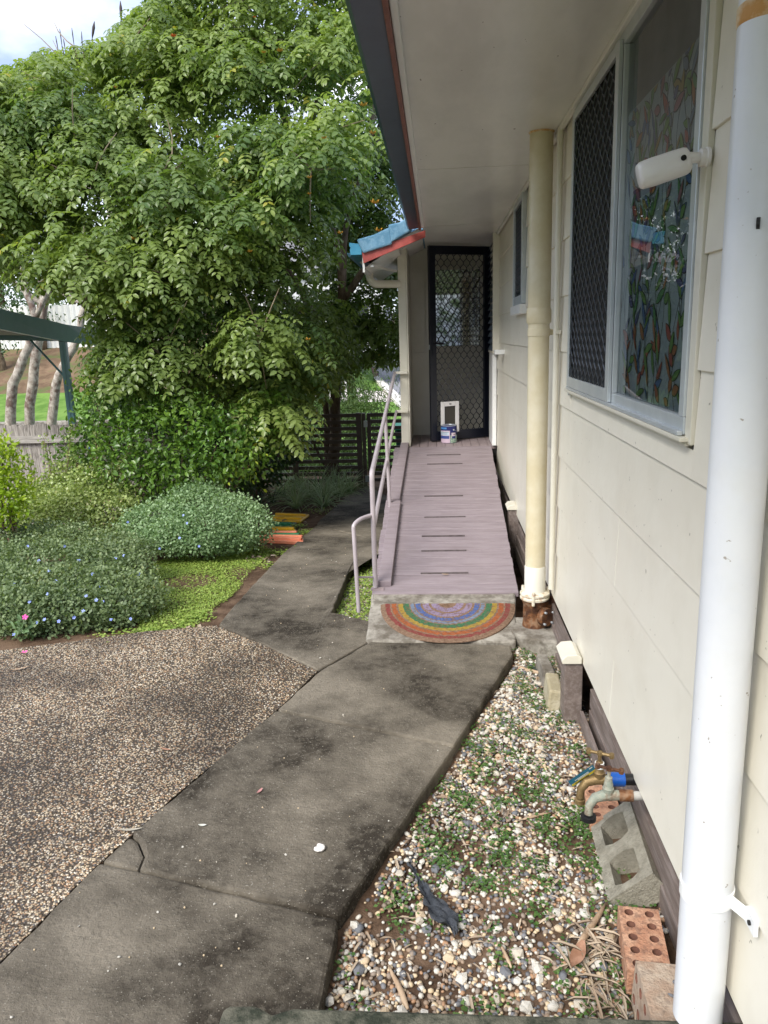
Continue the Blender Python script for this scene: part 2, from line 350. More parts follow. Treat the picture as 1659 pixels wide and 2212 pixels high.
# ------------------------------------------------------------------ aggregate driveway (exposed pebbles)
def agg_mat():
    m = bpy.data.materials.new('exposed_aggregate'); m.use_nodes = True; t = m.node_tree; L = t.links; b = t.nodes['Principled BSDF']
    tcn = t.nodes.new('ShaderNodeTexCoord'); vo = t.nodes.new('ShaderNodeTexVoronoi'); vo.inputs['Scale'].default_value = 98; L.new(tcn.outputs['Object'], vo.inputs[0])
    sep = t.nodes.new('ShaderNodeSeparateColor'); L.new(vo.outputs['Color'], sep.inputs[0])
    cr = t.nodes.new('ShaderNodeValToRGB'); cr.color_ramp.interpolation = 'CONSTANT'; els = cr.color_ramp.elements
    pal = [(0, (.30, .21, .13)), (.2, (.48, .39, .27)), (.38, (.17, .14, .12)), (.5, (.60, .55, .45)), (.62, (.33, .20, .12)), (.75, (.5, .44, .34)), (.87, (.11, .11, .12)), (.94, (.72, .69, .62))]
    els[0].position = 0; els[0].color = (*pal[0][1], 1); els[1].position = pal[1][0]; els[1].color = (*pal[1][1], 1)
    for p, c in pal[2:]: e = els.new(p); e.color = (*c, 1)
    L.new(sep.outputs[0], cr.inputs[0])
    rr = t.nodes.new('ShaderNodeValToRGB'); rr.color_ramp.elements[0].position = .28; rr.color_ramp.elements[1].position = .46; L.new(vo.outputs['Distance'], rr.inputs[0])
    mxn = t.nodes.new('ShaderNodeMix'); mxn.data_type = 'RGBA'; L.new(rr.outputs[0], mxn.inputs[0]); L.new(cr.outputs[0], mxn.inputs[6]); mxn.inputs[7].default_value = (.06, .045, .03, 1)
    n = t.nodes.new('ShaderNodeTexNoise'); n.inputs['Scale'].default_value = 1.7; n.inputs['Detail'].default_value = 5; L.new(tcn.outputs['Object'], n.inputs[0])
    r2 = t.nodes.new('ShaderNodeValToRGB'); r2.color_ramp.elements[0].position = .38; r2.color_ramp.elements[1].position = .6
    r2.color_ramp.elements[0].color = (.46, .42, .38, 1); r2.color_ramp.elements[1].color = (1, .95, .88, 1); L.new(n.outputs[0], r2.inputs[0])
    mm = t.nodes.new('ShaderNodeMix'); mm.data_type = 'RGBA'; mm.blend_type = 'MULTIPLY'; mm.inputs[0].default_value = 1; L.new(mxn.outputs[2], mm.inputs[6]); L.new(r2.outputs[0], mm.inputs[7])
    L.new(mm.outputs[2], b.inputs['Base Color']); b.inputs['Roughness'].default_value = .6
    bp = t.nodes.new('ShaderNodeBump'); bp.invert = True; bp.inputs['Strength'].default_value = .9; bp.inputs['Distance'].default_value = .006; L.new(vo.outputs['Distance'], bp.inputs['Height']); L.new(bp.outputs[0], b.inputs['Normal'])
    return m
def jag(poly, step=.07, amp=.004):
    out = []; n = len(poly)
    for i in range(n):
        a = Vector(poly[i][:2]); b = Vector(poly[(i+1) % n][:2]); k = max(1, int((b-a).length/step)); nn = Vector((-(b-a).y, (b-a).x)).normalized()
        for j in range(k): p = a.lerp(b, j/k)+nn*(random.uniform(-amp, amp) if j else 0); out.append((p.x, p.y))
    return out
A = at_z
agg_poly = [(-7, 1.0), (-1.60, .72), tuple(A(0, 2075)[:2]), tuple(A(215, 1862)[:2]), tuple(A(398, 1700)[:2]), tuple(A(592, 1537)[:2]), tuple(A(686, 1447)[:2]), tuple(A(560, 1388)[:2]), tuple(A(466, 1350)[:2]), tuple(A(320, 1362)[:2]), tuple(A(150, 1385)[:2]), tuple(A(0, 1404)[:2]), (-7, 2.6)]
obj('driveway', MB().prism(jag(agg_poly, .07, .005), -.13, -.004), agg_mat(), kind='structure')
ICO = [(0, 0, 1), (.894, 0, .447), (.276, .851, .447), (-.724, .526, .447), (-.724, -.526, .447), (.276, -.851, .447), (.724, .526, -.447), (-.276, .851, -.447), (-.894, 0, -.447), (-.276, -.851, -.447), (.724, -.526, -.447), (0, 0, -1)]
ICOF = [(0, 1, 2), (0, 2, 3), (0, 3, 4), (0, 4, 5), (0, 5, 1), (1, 6, 2), (2, 7, 3), (3, 8, 4), (4, 9, 5), (5, 10, 1), (6, 7, 2), (7, 8, 3), (8, 9, 4), (9, 10, 5), (10, 6, 1), (11, 7, 6), (11, 8, 7), (11, 9, 8), (11, 10, 9), (11, 6, 10)]
def rotz(n, tilt=.3):
    a = RNG.uniform(0, 2*PI, n); f = np.stack([np.cos(a), np.sin(a), RNG.normal(0, tilt, n)], 1)
    u = np.stack([RNG.normal(0, tilt, n), RNG.normal(0, tilt, n), np.ones(n)], 1); return frames(f, u)
def in_poly(x, y, poly):
    c = np.zeros(len(x), bool); n = len(poly)
    for i in range(n):
        x1, y1 = poly[i][:2]; x2, y2 = poly[(i+1) % n][:2]
        if y1 == y2: continue
        c ^= ((y1 > y) != (y2 > y)) & (x < (x2-x1)*(y-y1)/(y2-y1)+x1)
    return c
def pebble_mat(name, pal, patch=False):
    m = mat(name, pal[0][1], .65, pal[-1][1], tint=True); r = [n for n in m.node_tree.nodes if n.type == 'VALTORGB'][0].color_ramp; r.interpolation = 'CONSTANT'
    while len(r.elements) > 1: r.elements.remove(r.elements[-1])
    r.elements[0].position = 0; r.elements[0].color = (*pal[0][1], 1)
    for p, c in pal[1:]: e = r.elements.new(p); e.color = (*c, 1)
    if patch:
        t = m.node_tree; L = t.links; b = t.nodes['Principled BSDF']; tcn = t.nodes.new('ShaderNodeTexCoord')
        n = t.nodes.new('ShaderNodeTexNoise'); n.inputs['Scale'].default_value = 1.7; n.inputs['Detail'].default_value = 5; L.new(tcn.outputs['Object'], n.inputs[0])
        r2 = t.nodes.new('ShaderNodeValToRGB'); r2.color_ramp.elements[0].position = .40; r2.color_ramp.elements[1].position = .6
        r2.color_ramp.elements[0].color = (.46, .42, .38, 1); r2.color_ramp.elements[1].color = (1, .95, .88, 1); L.new(n.outputs[0], r2.inputs[0])
        mm = t.nodes.new('ShaderNodeMix'); mm.data_type = 'RGBA'; mm.blend_type = 'MULTIPLY'; mm.inputs[0].default_value = 1
        src = b.inputs['Base Color'].links[0].from_socket; L.new(src, mm.inputs[6]); L.new(r2.outputs[0], mm.inputs[7]); L.new(mm.outputs[2], b.inputs['Base Color'])
    return m
AP = [(0, (.34, .24, .15)), (.17, (.50, .42, .30)), (.33, (.20, .16, .13)), (.47, (.58, .53, .44)), (.6, (.36, .23, .14)), (.72, (.46, .40, .31)), (.84, (.13, .13, .14)), (.93, (.68, .65, .58))]
M_apeb = pebble_mat('aggregate_pebbles', AP, True)
n = 60000; X = RNG.uniform(-2.5, -.55, n); Y = 1.5+(RNG.random(n)**1.5)*2.7; k = in_poly(X, Y, agg_poly)
k &= RNG.random(n) < (.45+.55*np.clip(np.sin(X*3.1+1)*np.sin(Y*2.7+X)+.6, 0, 1)); X, Y = X[k], Y[k]; n = len(X)
scatter('driveway_pebbles', ICO, ICOF, np.stack([X, Y, np.full(n, -.005)], 1), rotz(n, .1), np.stack([RNG.uniform(.0028, .0048, n), RNG.uniform(.0034, .0066, n), np.full(n, .003)], 1), M_apeb, kind='stuff')

# ------------------------------------------------------------------ concrete walk: slabs as pieces of the path
path = thing('path', None, None, (0, 3, 0), kind='structure')
def slab(pts, m=M_conc, th=.12, lift=0., name='slab', parent=path, grid=True):
    pl = jag([(p[0], p[1]) for p in pts], .06, .004)
    return obj(name, MB().prism(pl, lambda x, y: float(drop(y))-th+lift, lambda x, y: float(drop(y))+lift), m, parent, bevel=.012)
g = .006
def off(p, dx, dy): return (p[0]+dx, p[1]+dy)
j2a, j2b, j1a, j1b = A(217, 1859), A(730, 1979), A(596, 1533), A(980, 1612)
slab([(-.31, 1.30), off(j2b, 0, -g), off(j2a, 0, -g), A(2, 2076), (-1.35, 1.3)])
slab([off(j2b, 0, g), (-.14, 2.28), (.0, 2.66), off(j1b, 0, -g), off(j1a, 0, -g), off(A(398, 1700), .006, 0), A(284, 1801), A(300, 1814), A(313, 1846), A(300, 1879)], lift=.002)
slab([A(298, 1877.5), A(311, 1847), A(298, 1815.5), A(281, 1803), A(219, 1858)], lift=-.005)
j0a, j0b = A(688, 1447), A(797, 1385)
slab([off(j1b, 0, g), A(1045, 1510), A(1108, 1412), A(1105, 1392), off(j0b, .01, 0), off(j0a, .01, -.004), off(j1a, .004, g)], lift=0)
N = at_slope
slab([off(j0a, -.004, .006), off(j0b, -.004, 0), A(797, 1340), A(715, 1321), N(757, 1225), N(800, 1150), (-.42, 6.45), N(683, 1134), N(610, 1196), N(535, 1275), A(473, 1348), A(560, 1385)], lift=-.002)
slab([(-.44, 6.47), (-.43, 9.0), N(790, 1049), N(745, 1075), N(690, 1122), N(684, 1132)], lift=-.004)
# sloping pad below the ramp
pad = thing('ramp_pad', None, None, (0, 4.1, 0), kind='structure')
def padz(x, y): return .006+.05*max(0, min(1, (y-3.88)/.55))
obj('pad_slab', MB().prism(jag([(-.40, 3.87), (.40, 3.86), (.47, 4.62), (-.42, 4.62)], .06, .003), -.12, lambda x, y: padz(x, y)), M_conc2, pad, bevel=.012)
# step where the photographer stands
stp = [(-.50, .6), (-.50, 1.415), (-.485, 1.425), (-.43, 1.427), (-.41, 1.420), (-.385, 1.405), (-.37, 1.412), (-.34, 1.424), (.0, 1.425), (.3, 1.425), (.70, 1.425), (.70, .6)]
obj('step', MB().prism(stp, -.12, .135), mat('mossy_concrete', (.035, .04, .028), .9, (.13, .125, .095), 18, .8, 90, .2), kind='structure', bevel=.01)
# garden bed grass patch soil is the ground itself

# ------------------------------------------------------------------ gravel strip
gravel = thing('gravel_bed', None, None, (.25, 2.6, -.11), kind='structure')
GP = [(0, (.53, .50, .44)), (.36, (.28, .20, .14)), (.42, (.24, .19, .15)), (.56, (.12, .12, .13)), (.66, (.55, .43, .28)), (.76, (.17, .17, .18)), (.82, (.36, .21, .12)), (.88, (.6, .57, .51))]
M_gpeb = pebble_mat('gravel_pebbles', GP)
def strip_pts(n, y0=1.42, y1=4.0, pw=1.25):
    Y = y0+(RNG.random(n)**pw)*(y1-y0); X = edge_x(Y)+.015+RNG.random(n)*(.64-edge_x(Y))
    k = ~((X > .535) & (Y > 2.02) & (Y < 2.42)) & ~((X > .48) & (Y < 1.93)); return X[k], Y[k]
X, Y = strip_pts(15500); n = len(X)
bare = np.sin(X*9+Y*3.1)*np.sin(Y*6.3+X*5)+.35*np.sin(Y*17); k = (RNG.random(n) < np.clip(1.05-.9*np.clip(bare-.25, 0, 1), .12, 1)); X, Y = X[k], Y[k]; n = len(X)
s = RNG.uniform(.004, .0095, n); tint = RNG.random(n); tint = np.where(RNG.random(n) < .24, tint*.4, .36+tint*.54)
scatter('gravel', ICO, ICOF, np.stack([X, Y, terrain(X, Y)+.004], 1), rotz(n), np.stack([s, s*RNG.uniform(.8, 1.4, n), s*.7], 1), M_gpeb, gravel, tint=tint, kind='stuff')
def stone_mesh(seed, m):
    r = random.Random(seed); bm = bmesh.new(); bmesh.ops.create_icosphere(bm, subdivisions=1, radius=1)
    ax = [Vector((r.uniform(-1, 1), r.uniform(-1, 1), r.uniform(-1, 1))).normalized() for _ in range(6)]; dd = [r.uniform(.45, .8) for _ in ax]
    for v in bm.verts:
        for a_, d_ in zip(ax, dd):
            e = v.co.dot(a_)-d_
            if e > 0: v.co -= a_*e*.85
        v.co.z *= .75
    me = bpy.data.meshes.new('stone'); bm.to_mesh(me); bm.free(); me.materials.append(m); me.shade_smooth() if seed % 3 == 0 else None; return me
smats = [mat('white_stone', (.50, .47, .41), .7, (.66, .63, .57), 30, .4, 120), mat('buff_stone', (.50, .38, .24), .7, (.62, .50, .36), 30, .4, 120), mat('grey_stone', (.10, .11, .13), .6, (.2, .2, .21), 30, .4, 120), mat('pale_stone', (.46, .41, .33), .7, (.58, .53, .45), 30, .4, 120)]
smeshes = [stone_mesh(i, smats[[0, 0, 1, 2, 3, 0, 3][i % 7]]) for i in range(14)]
X, Y = strip_pts(1500, pw=1.15); b = np.sin(X*9+Y*3.1)*np.sin(Y*6.3+X*5); cnt = 0
for x, y, bb in zip(X, Y, b):
    if cnt >= 295: break
    if bb > .62 or x > .53: continue
    s = random.uniform(.0115, .020)*(1.15 if y < 2.1 else 1); o = bpy.data.objects.new('stone', smeshes[cnt % 14]); COL.objects.link(o); o.parent = gravel
    o.location = (x-.25, y-2.6, float(terrain(x, y))+.11+.009); o.scale = (s, s*random.uniform(.75, 1.15), s*.8); o.rotation_euler = (random.uniform(-.4, .4), random.uniform(-.4, .4), random.uniform(0, 6.28)); cnt += 1
# weeds in gravel: little three-leaved sprigs in clumps
def clumps(name, centers, rad, per, size, m, zf, h=.03, parent=None, **tags):
    P = []
    for c in centers:
        k = int(per*random.uniform(.5, 1.5)); q = RNG.normal(0, rad, (k, 2))+np.array(c[:2]); P.append(q)
    P = np.concatenate(P); z = zf(P[:, 0], P[:, 1])+RNG.uniform(.004, h, len(P)); n = len(P); a = RNG.uniform(0, 2*PI, n)
    f = np.stack([np.cos(a), np.sin(a), RNG.uniform(-.2, .4, n)], 1); u = np.stack([RNG.normal(0, .3, n), RNG.normal(0, .3, n), np.ones(n)], 1)
    return scatter(name, leaf_shape(SMALL_V, 1.4), SMALL_F, np.column_stack([P, z]), frames(f, u), size*RNG.uniform(.6, 1.3, n), m, parent, **tags)
cs = []
for x, y in zip(*strip_pts(430, 1.5, 3.95, .85)):
    if .02 < x-edge_x(y) and random.random() < (.35+.65*(math.sin(y*2.9+x*4) > -.1)) and x < .58: cs.append((x, y))
clumps('gravel_weeds', cs, .024, 30, .0125, M_weed, terrain, .022, kind='stuff')

# ------------------------------------------------------------------ lawn patch and garden-bed litter
lawn_poly = [A(300, 1368), A(410, 1330), N(487, 1286), N(543, 1225), N(590, 1185), N(560, 1165), N(430, 1185), N(330, 1200), A(290, 1290)]
n = 80000; X = RNG.uniform(-2.3, -.7, n); Y = RNG.uniform(3.9, 6.4, n); k = in_poly(X, Y, lawn_poly)
barev = np.sin(X*5+2)*np.sin(Y*4.3+X*2)+.5*np.sin(X*11+Y*9); bc = N(405, 1245); d2 = ((X-bc.x)/.22)**2+((Y-bc.y)/.2)**2
k &= (RNG.random(n) < np.clip(1.1-.85*np.clip(barev, 0, 1), .08, 1)) & ((d2 > 1) | (RNG.random(n) < .25)); X, Y = X[k], Y[k]; n = len(X)
a = RNG.uniform(0, 2*PI, n); f = np.stack([np.cos(a), np.sin(a), RNG.uniform(-.1, .7, n)], 1); u = np.stack([RNG.normal(0, .35, n), RNG.normal(0, .35, n), np.ones(n)], 1)
scatter('clover_lawn', leaf_shape(SMALL_V, 1.3), SMALL_F, np.column_stack([X, Y, terrain(X, Y)+RNG.uniform(.003, .024, n)]), frames(f, u), RNG.uniform(.008, .018, n), M_lawn, kind='stuff')
cs = [tuple(N(x+random.uniform(-14, 14), y+random.uniform(-5, 5))[:2]) for x, y in ((395, 1335), (430, 1322), (350, 1345), (300, 1360), (330, 1352), (640, 1130), (655, 1140), (615, 1185), (690, 1098), (240, 1372), (560, 1180), (585, 1215)) for _ in range(3)]
clumps('edge_weeds', cs, .05, 60, .022, M_lawn, terrain, .04, kind='stuff')
n = 5200; X = RNG.uniform(-.66, -.40, n); Y = RNG.uniform(4.33, 6.6, n)
scatter('side_strip_clover', leaf_shape(SMALL_V, 1.4), SMALL_F, np.column_stack([X, Y, terrain(X, Y)+RNG.uniform(.0, .03, n)]), rotz(n, .5), RNG.uniform(.012, .024, n), M_lawn, kind='stuff')
n = 2600; X = RNG.uniform(-.66, -.40, n); Y = RNG.uniform(4.33, 6.6, n)
scatter('side_strip_gravel', ICO, ICOF, np.column_stack([X, Y, terrain(X, Y)+.004]), rotz(n), RNG.uniform(.006, .013, n), M_gpeb, tint=.28+.4*RNG.random(n), kind='stuff')
litter = []
for (px_, py_, sp) in ((250, 1380, 60), (330, 1372, 50), (420, 1352, 40), (640, 1120, 25), (700, 1095, 30), (560, 1200, 30), (120, 1395, 60), (760, 1080, 15), (750, 1060, 12)):
    for _ in range(34): q = N(px_+random.gauss(0, sp*.6), py_+random.gauss(0, 7)); litter.append((q.x, q.y))
litter = np.array(litter); n = len(litter)
scatter('leaf_litter', leaf_shape(LEAF_V, .8), LEAF_F, np.column_stack([litter, terrain(litter[:, 0], litter[:, 1])+.022]), rotz(n, .25), RNG.uniform(.03, .075, n), M_dry, kind='stuff')
X, Y = strip_pts(420, 1.45, 3.95, 1.3)
scatter('gravel_litter', leaf_shape(LEAF_V, .35), LEAF_F, np.column_stack([X, Y, terrain(X, Y)+.012]), rotz(len(X), .12), RNG.uniform(.02, .06, len(X)), M_dry, kind='stuff')
n = 130; Y = RNG.uniform(1.46, 1.95, n); X = .44+RNG.normal(0, .05, n)-(Y-1.5)*.04
scatter('bamboo_litter', leaf_shape(LEAF_V, .18), LEAF_F, np.column_stack([X, Y, terrain(X, Y)+RNG.uniform(.01, .05, n)]), rotz(n, .25), RNG.uniform(.04, .115, n), M_dry, tint=.25+.75*RNG.random(n), kind='stuff')
# grit and specks on the concrete walk
n = 170; Y = 1.45+RNG.random(n)*5; X = RNG.uniform(-1.2, .35, n); slab_region = [A(2, 2076), A(398, 1700), A(690, 1447), A(480, 1350), N(680, 1136), (-.45, 6.4), A(720, 1325), A(1100, 1395), A(985, 1600), A(735, 1975), A(690, 2185)]
k = in_poly(X, Y, slab_region); X, Y = X[k], Y[k]; n = len(X)
scatter('path_grit', ICO, ICOF, np.column_stack([X, Y, drop(Y)+.003]), rotz(n, .1), RNG.uniform(.0012, .0035, n), M_gpeb, tint=np.where(RNG.random(n) < .3, .05, .7), kind='stuff')

# ================================================================== HOUSE
W = .62; BZ0 = .20; BP = .26
house = thing('house', 'cream weatherboard house with a deep painted eave, dark gutter and small blue tiled porch', 'house', (W, 5, 0))
openings = [(1.883, 3.62, 1.31, 2.53), (5.50, 6.15, 1.72, 2.55), (7.80, 8.50, 1.40, 2.56)]
joints = [0.2, 2.62, 4.98, 7.1, 8.5]
for k in range(9):
    z0 = BZ0+BP*k; z1 = min(z0+BP, 2.53); segs = [(joints[i], joints[i+1]-.0015) for i in range(4)] if k % 2 == 0 else [(.2, 3.6), (3.6015, 6.3), (6.3015, 8.5)]
    for (a0, a1, b0, b1) in openings:
        if b0 < (z0+z1)/2 and b1 > z0+.05:
            new = []
            if z0 < b0-.02:
                obj('weatherboard', MB().prism([(W-.010, z0), (W-.003, b0-.001), (W+.018, b0-.001), (W+.018, z0)], a0, a1, 'y'), M_board, house, bevel=.0015)
            for s0, s1 in segs:
                if s1 <= a0 or s0 >= a1: new.append((s0, s1)); continue
                if s0 < a0: new.append((s0, a0))
                if s1 > a1: new.append((a1, s1))
            segs = new
    for s0, s1 in segs:
        if s1-s0 < .03: continue
        obj('weatherboard', MB().prism([(W-.010, z0), (W-.001, z1+.004), (W+.018, z1+.004), (W+.018, z0)], s0, s1, 'y'), M_board, house, bevel=.0015)
for i in range(8): pass
obj('wall_core', MB().box(W+.02, W+.10, .2, 8.5, .22, 2.62), M_dark, house)
obj('end_wall', MB().box(W+.02, 6.0, .1, .2, -.1, 2.62).box(5.95, 6.05, .1, 14, -.3, 2.6).box(W+.11, 5.95, .2, 14, .24, .34), M_dark, house)
obj('bottom_plate', MB().box(W+.05, W+.1, .2, 8.5, .12, .215), M_dark, house)
# soffit sheets with a cover joint, eave trim, fascia, gutter
for a, b in ((0.0, 2.39), (2.4, 4.79), (4.8, 7.19), (7.2, 9.2)):
    obj('soffit_sheet', MB().box(-.105, W+.05, a, b, 2.53, 2.538), M_soff, house)
obj('soffit_backing', MB().box(-.105, W+.05, 0, 9.2, 2.5385, 2.56), M_dark, house)
obj('eave_beading', MB().box(-.118, -.095, 0, 7.12, 2.505, 2.5295), M_white, house, bevel=.003)
obj('wall_beading', MB().box(W-.036, W-.014, 0, 7.8, 2.508, 2.5295), M_soff, house, bevel=.004)
obj('fascia', MB().box(-.136, -.119, 0, 7.13, 2.488, 2.70), M_redd, house, bevel=.002)
obj('gutter', MB().prism([(-.138, 2.512), (-.225, 2.500), (-.240, 2.512), (-.243, 2.56), (-.236, 2.575), (-.246, 2.60), (-.246, 2.63), (-.238, 2.63), (-.238, 2.53), (-.138, 2.53)], 0, 7.16, 'y'), M_navy, house)
obj('roof', MB().prism([(-.16, 2.66), (3.3, 3.95), (6.8, 2.66), (6.8, 2.60), (3.3, 3.88), (-.16, 2.60)], -.3, 7.2, 'y').prism([(.7, 3.0), (3.3, 3.95), (6.8, 2.66), (6.8, 2.60), (3.3, 3.88), (.7, 2.92)], 7.2, 14, 'y'), M_tile, house)
# ---- big window
def window(y0, y1, z0, z1, parent, label=None):
    w = bpy.data.objects.new('window', None); COL.objects.link(w); w.parent = parent; ORG[w] = ORG[parent]
    if label: w['label'] = label
    return w
win = window(1.99, 3.77, 1.335, 2.52, house, 'wide sliding window with a leaf patterned pane and a dark mesh screen')
fr = MB()
fr.box(W-.020, W+.02, 1.93, 3.605, 1.342, 1.385).box(W-.034, W-.0205, 1.93, 3.605, 1.340, 1.352)
fr.box(W-.020, W+.02, 1.93, 3.605, 2.470, 2.515).box(W-.020, W+.02, 3.578, 3.605, 1.3855, 2.4695)
fr.box(W-.022, W+.02, 1.93, 1.968, 1.3855, 2.4695).box(W-.020, W+.02, 2.722, 2.748, 1.3855, 2.4695)
obj('frame', fr, M_alu, win, bevel=.002)
sf = MB(); sx0, sx1 = W-.034, W-.0215
sf.box(sx0, sx1, 2.728, 2.778, 1.3535, 2.484).box(sx0, sx1, 3.545, 3.585, 1.3535, 2.484).box(sx0, sx1, 2.7785, 3.5445, 1.3535, 1.398).box(sx0, sx1, 2.7785, 3.5445, 2.452, 2.484)
obj('screen_frame', sf, M_alu, win, bevel=.0015)
def wavy_mesh(y0, y1, z0, z1, w, per, x, rad, fixed='x'):
    mb = MB(); n = int((y1-y0)/w)+1; st = per/6
    for i in range(n+1):
        pts = []; z = z0
        while z <= z1+1e-6:
            ph = 2*PI*(z-z0)/per; s_ = math.sin(ph); s_ = math.copysign(abs(s_)**.8, s_)
            y = y0+i*w+(w/2)*s_*(1 if i % 2 else -1); y = min(max(y, y0), y1)
            pts.append((x, y, z) if fixed == 'x' else (y, x, z)); z += st
        mb.tube(pts, rad, 4, cap=False)
    return mb
obj('security_mesh', wavy_mesh(2.78, 3.542, 1.40, 2.45, .040, .066, W-.028, .0027), mat('dark_mesh', (.05, .06, .075), .3, metal=.2), win)
obj('shade_backing', MB().box(W-.012, W-.0115, 2.75, 3.575, 1.39, 2.468), M_dark, win)  # opaque near-black sheet paints the dark room behind the mesh
def pane_mat():
    m = bpy.data.materials.new('window_glass'); m.use_nodes = True; t = m.node_tree; t.nodes.clear(); L = t.links
    fr = t.nodes.new('ShaderNodeFresnel'); fr.inputs[0].default_value = 1.55; gl = t.nodes.new('ShaderNodeBsdfGlossy'); gl.inputs['Roughness'].default_value = .01
    tr = t.nodes.new('ShaderNodeBsdfTransparent'); tr.inputs[0].default_value = (.86, .9, .9, 1)
    mm = t.nodes.new('ShaderNodeMath'); mm.operation = 'MULTIPLY'; mm.inputs[1].default_value = 1.0; mm.use_clamp = True; L.new(fr.outputs[0], mm.inputs[0])
    ms = t.nodes.new('ShaderNodeMixShader'); L.new(mm.outputs[0], ms.inputs[0]); L.new(tr.outputs[0], ms.inputs[1]); L.new(gl.outputs[0], ms.inputs[2])
    o = t.nodes.new('ShaderNodeOutputMaterial'); L.new(ms.outputs[0], o.inputs[0]); return m
M_pane = pane_mat()
obj('pane', MB().add([(W-.004, 1.968, 1.385), (W-.004, 2.722, 1.385), (W-.004, 2.722, 2.47), (W-.004, 1.968, 2.47)], [(3, 2, 1, 0)]), M_pane, win, keep=True)
M_film = mat('frosted_film', (.26, .31, .31), .7, (.32, .365, .365), 6)
M_ink = mat('film_ink', (.02, .02, .025), .8)
fc = [(.33, .035, .02), (.32, .10, .02), (.27, .18, .025), (.10, .23, .03), (.05, .20, .05), (.03, .09, .25), (.05, .05, .17), (.12, .16, .22), (.25, .07, .1)]
fmats = [M_film, M_ink]+[mat('film_colour_%s' % n_, tuple(.62*q*1.3+.38*(.12, .14, .12)[i_] for i_, q in enumerate(c)), .8) for n_, c in zip(('red', 'orange', 'olive', 'lime', 'green', 'blue', 'indigo', 'slate', 'plum'), fc)]
film = MB(); fx = W+.001
film.add([(fx, 1.97, 1.386), (fx, 2.72, 1.386), (fx, 2.72, 2.262), (fx, 1.97, 2.258)], [(0, 1, 2, 3)])
rl = random.Random(5)
def film_poly(pts, mi, dx):
    film.cur = mi; film.add([(fx-dx, y, z) for y, z in pts], [tuple(range(len(pts)))]); film.cur = 0
def film_leaf(y, z, ang, L_, Wd, mi, dx, curve=0):
    def outline(l, w):
        R_, Lf = [], []
        for i in range(8):
            t = i/7; ww = w*math.sin(PI*t)**.8*(1.25-.5*t); c = curve*t*t
            R_.append((t*l, ww/2+c)); Lf.append((t*l, -ww/2+c))
        return R_+Lf[-2:0:-1]
    for (l, w, m_, d_) in ((L_, Wd, 1, dx), (L_*.93, Wd*.74, mi, dx+.0004)):
        pts = []
        for a, b in outline(l, w):
            a += (L_-l)/2
            yy = y+a*math.cos(ang)-b*math.sin(ang); zz = z+a*math.sin(ang)+b*math.cos(ang); pts.append((min(max(yy, 1.972), 2.718), min(max(zz, 1.388), 2.257)))
        film_poly(pts, m_, d_)
def film_ok(y, z): return z < 2.25
for s_ in range(16):
    y = 1.975+s_*.048+rl.uniform(-.01, .01); z = 1.36; ang = PI/2; prev = None; k = 0
    while True:
        ang = PI/2+.55*math.sin(k*.55+s_*1.9); y2, z2 = y+.03*math.cos(ang)*1.2, z+.034
        if not film_ok(y2, z2): break
        if 1.975 < y2 < 2.715:
            nx_, nz_ = -math.sin(ang)*.0020, math.cos(ang)*.0020
            film_poly([(y+nx_, z+nz_), (y-nx_, z-nz_), (y2-nx_, z2-nz_), (y2+nx_, z2+nz_)], 1, .0002)
            if rl.random() < .66:
                h = (z2-1.36)/.85; pal = [2, 3, 4, 5, 6] if rl.random() < .5 else [7, 8, 5, 9, 10]
                if h < .25: pal = [2, 2, 3, 5, 7]
                if .25 <= h < .6 and rl.random() < .5: pal = [5, 6, 7, 8]
                side = rl.choice((-1, 1)); film_leaf(y2, z2, PI/2+side*rl.uniform(.2, 1.3), rl.uniform(.045, .11), rl.uniform(.016, .036), rl.choice(pal), .0004+.0001*(k % 5)+.0006*(s_ % 3), rl.uniform(-.008, .008))
        y, z = y2, z2; k += 1
obj('leaf_film', film, fmats, win)
obj('curtain', MB().box(W+.012, W+.016, 1.97, 2.722, 1.386, 2.469), mat('grey_blind', (.10, .105, .10), .9, (.15, .155, .15), 3), win)
obj('jamb_trim', MB().box(W-.016, W+.0, 1.885, 1.928, 1.322, 2.53), M_trim, house, bevel=.002)
obj('jamb_trim', MB().box(W-.022, W+.0, 3.6065, 3.619, 1.31, 2.53), M_white, house, bevel=.002)
obj('sill', MB().box(W-.036, W+.0, 1.90, 3.63, 1.328, 1.339).box(W-.020, W+.0, 1.91, 3.62, 1.316, 1.3275), M_trim, house, bevel=.002)
# ---- second window
win2 = window(5.5, 6.15, 1.7, 2.55, house, 'small meshed window behind the tall cream pipe')
obj('frame', MB().box(W-.035, W+.02, 5.52, 5.575, 1.79, 2.52).box(W-.035, W+.02, 6.08, 6.13, 1.79, 2.52).box(W-.033, W+.02, 5.5755, 6.0795, 1.79, 1.85).box(W-.033, W+.02, 5.5755, 6.0795, 2.47, 2.52), M_alu, win2, bevel=.002)
obj('security_mesh', wavy_mesh(5.58, 6.075, 1.855, 2.465, .030, .062, W-.02, .0026), MATS['dark_mesh'], win2)
obj('shade_backing', MB().box(W-.008, W-.006, 5.575, 6.08, 1.85, 2.47), M_dark, win2)  # same near-black sheet in place of the dark room inside
obj('sill', MB().box(W-.05, W+.0, 5.48, 6.16, 1.722, 1.785), M_white, win2, bevel=.003)
obj('jamb_trim', MB().box(W-.034, W, 6.132, 6.17, 1.75, 2.52), M_white, win2, bevel=.002)
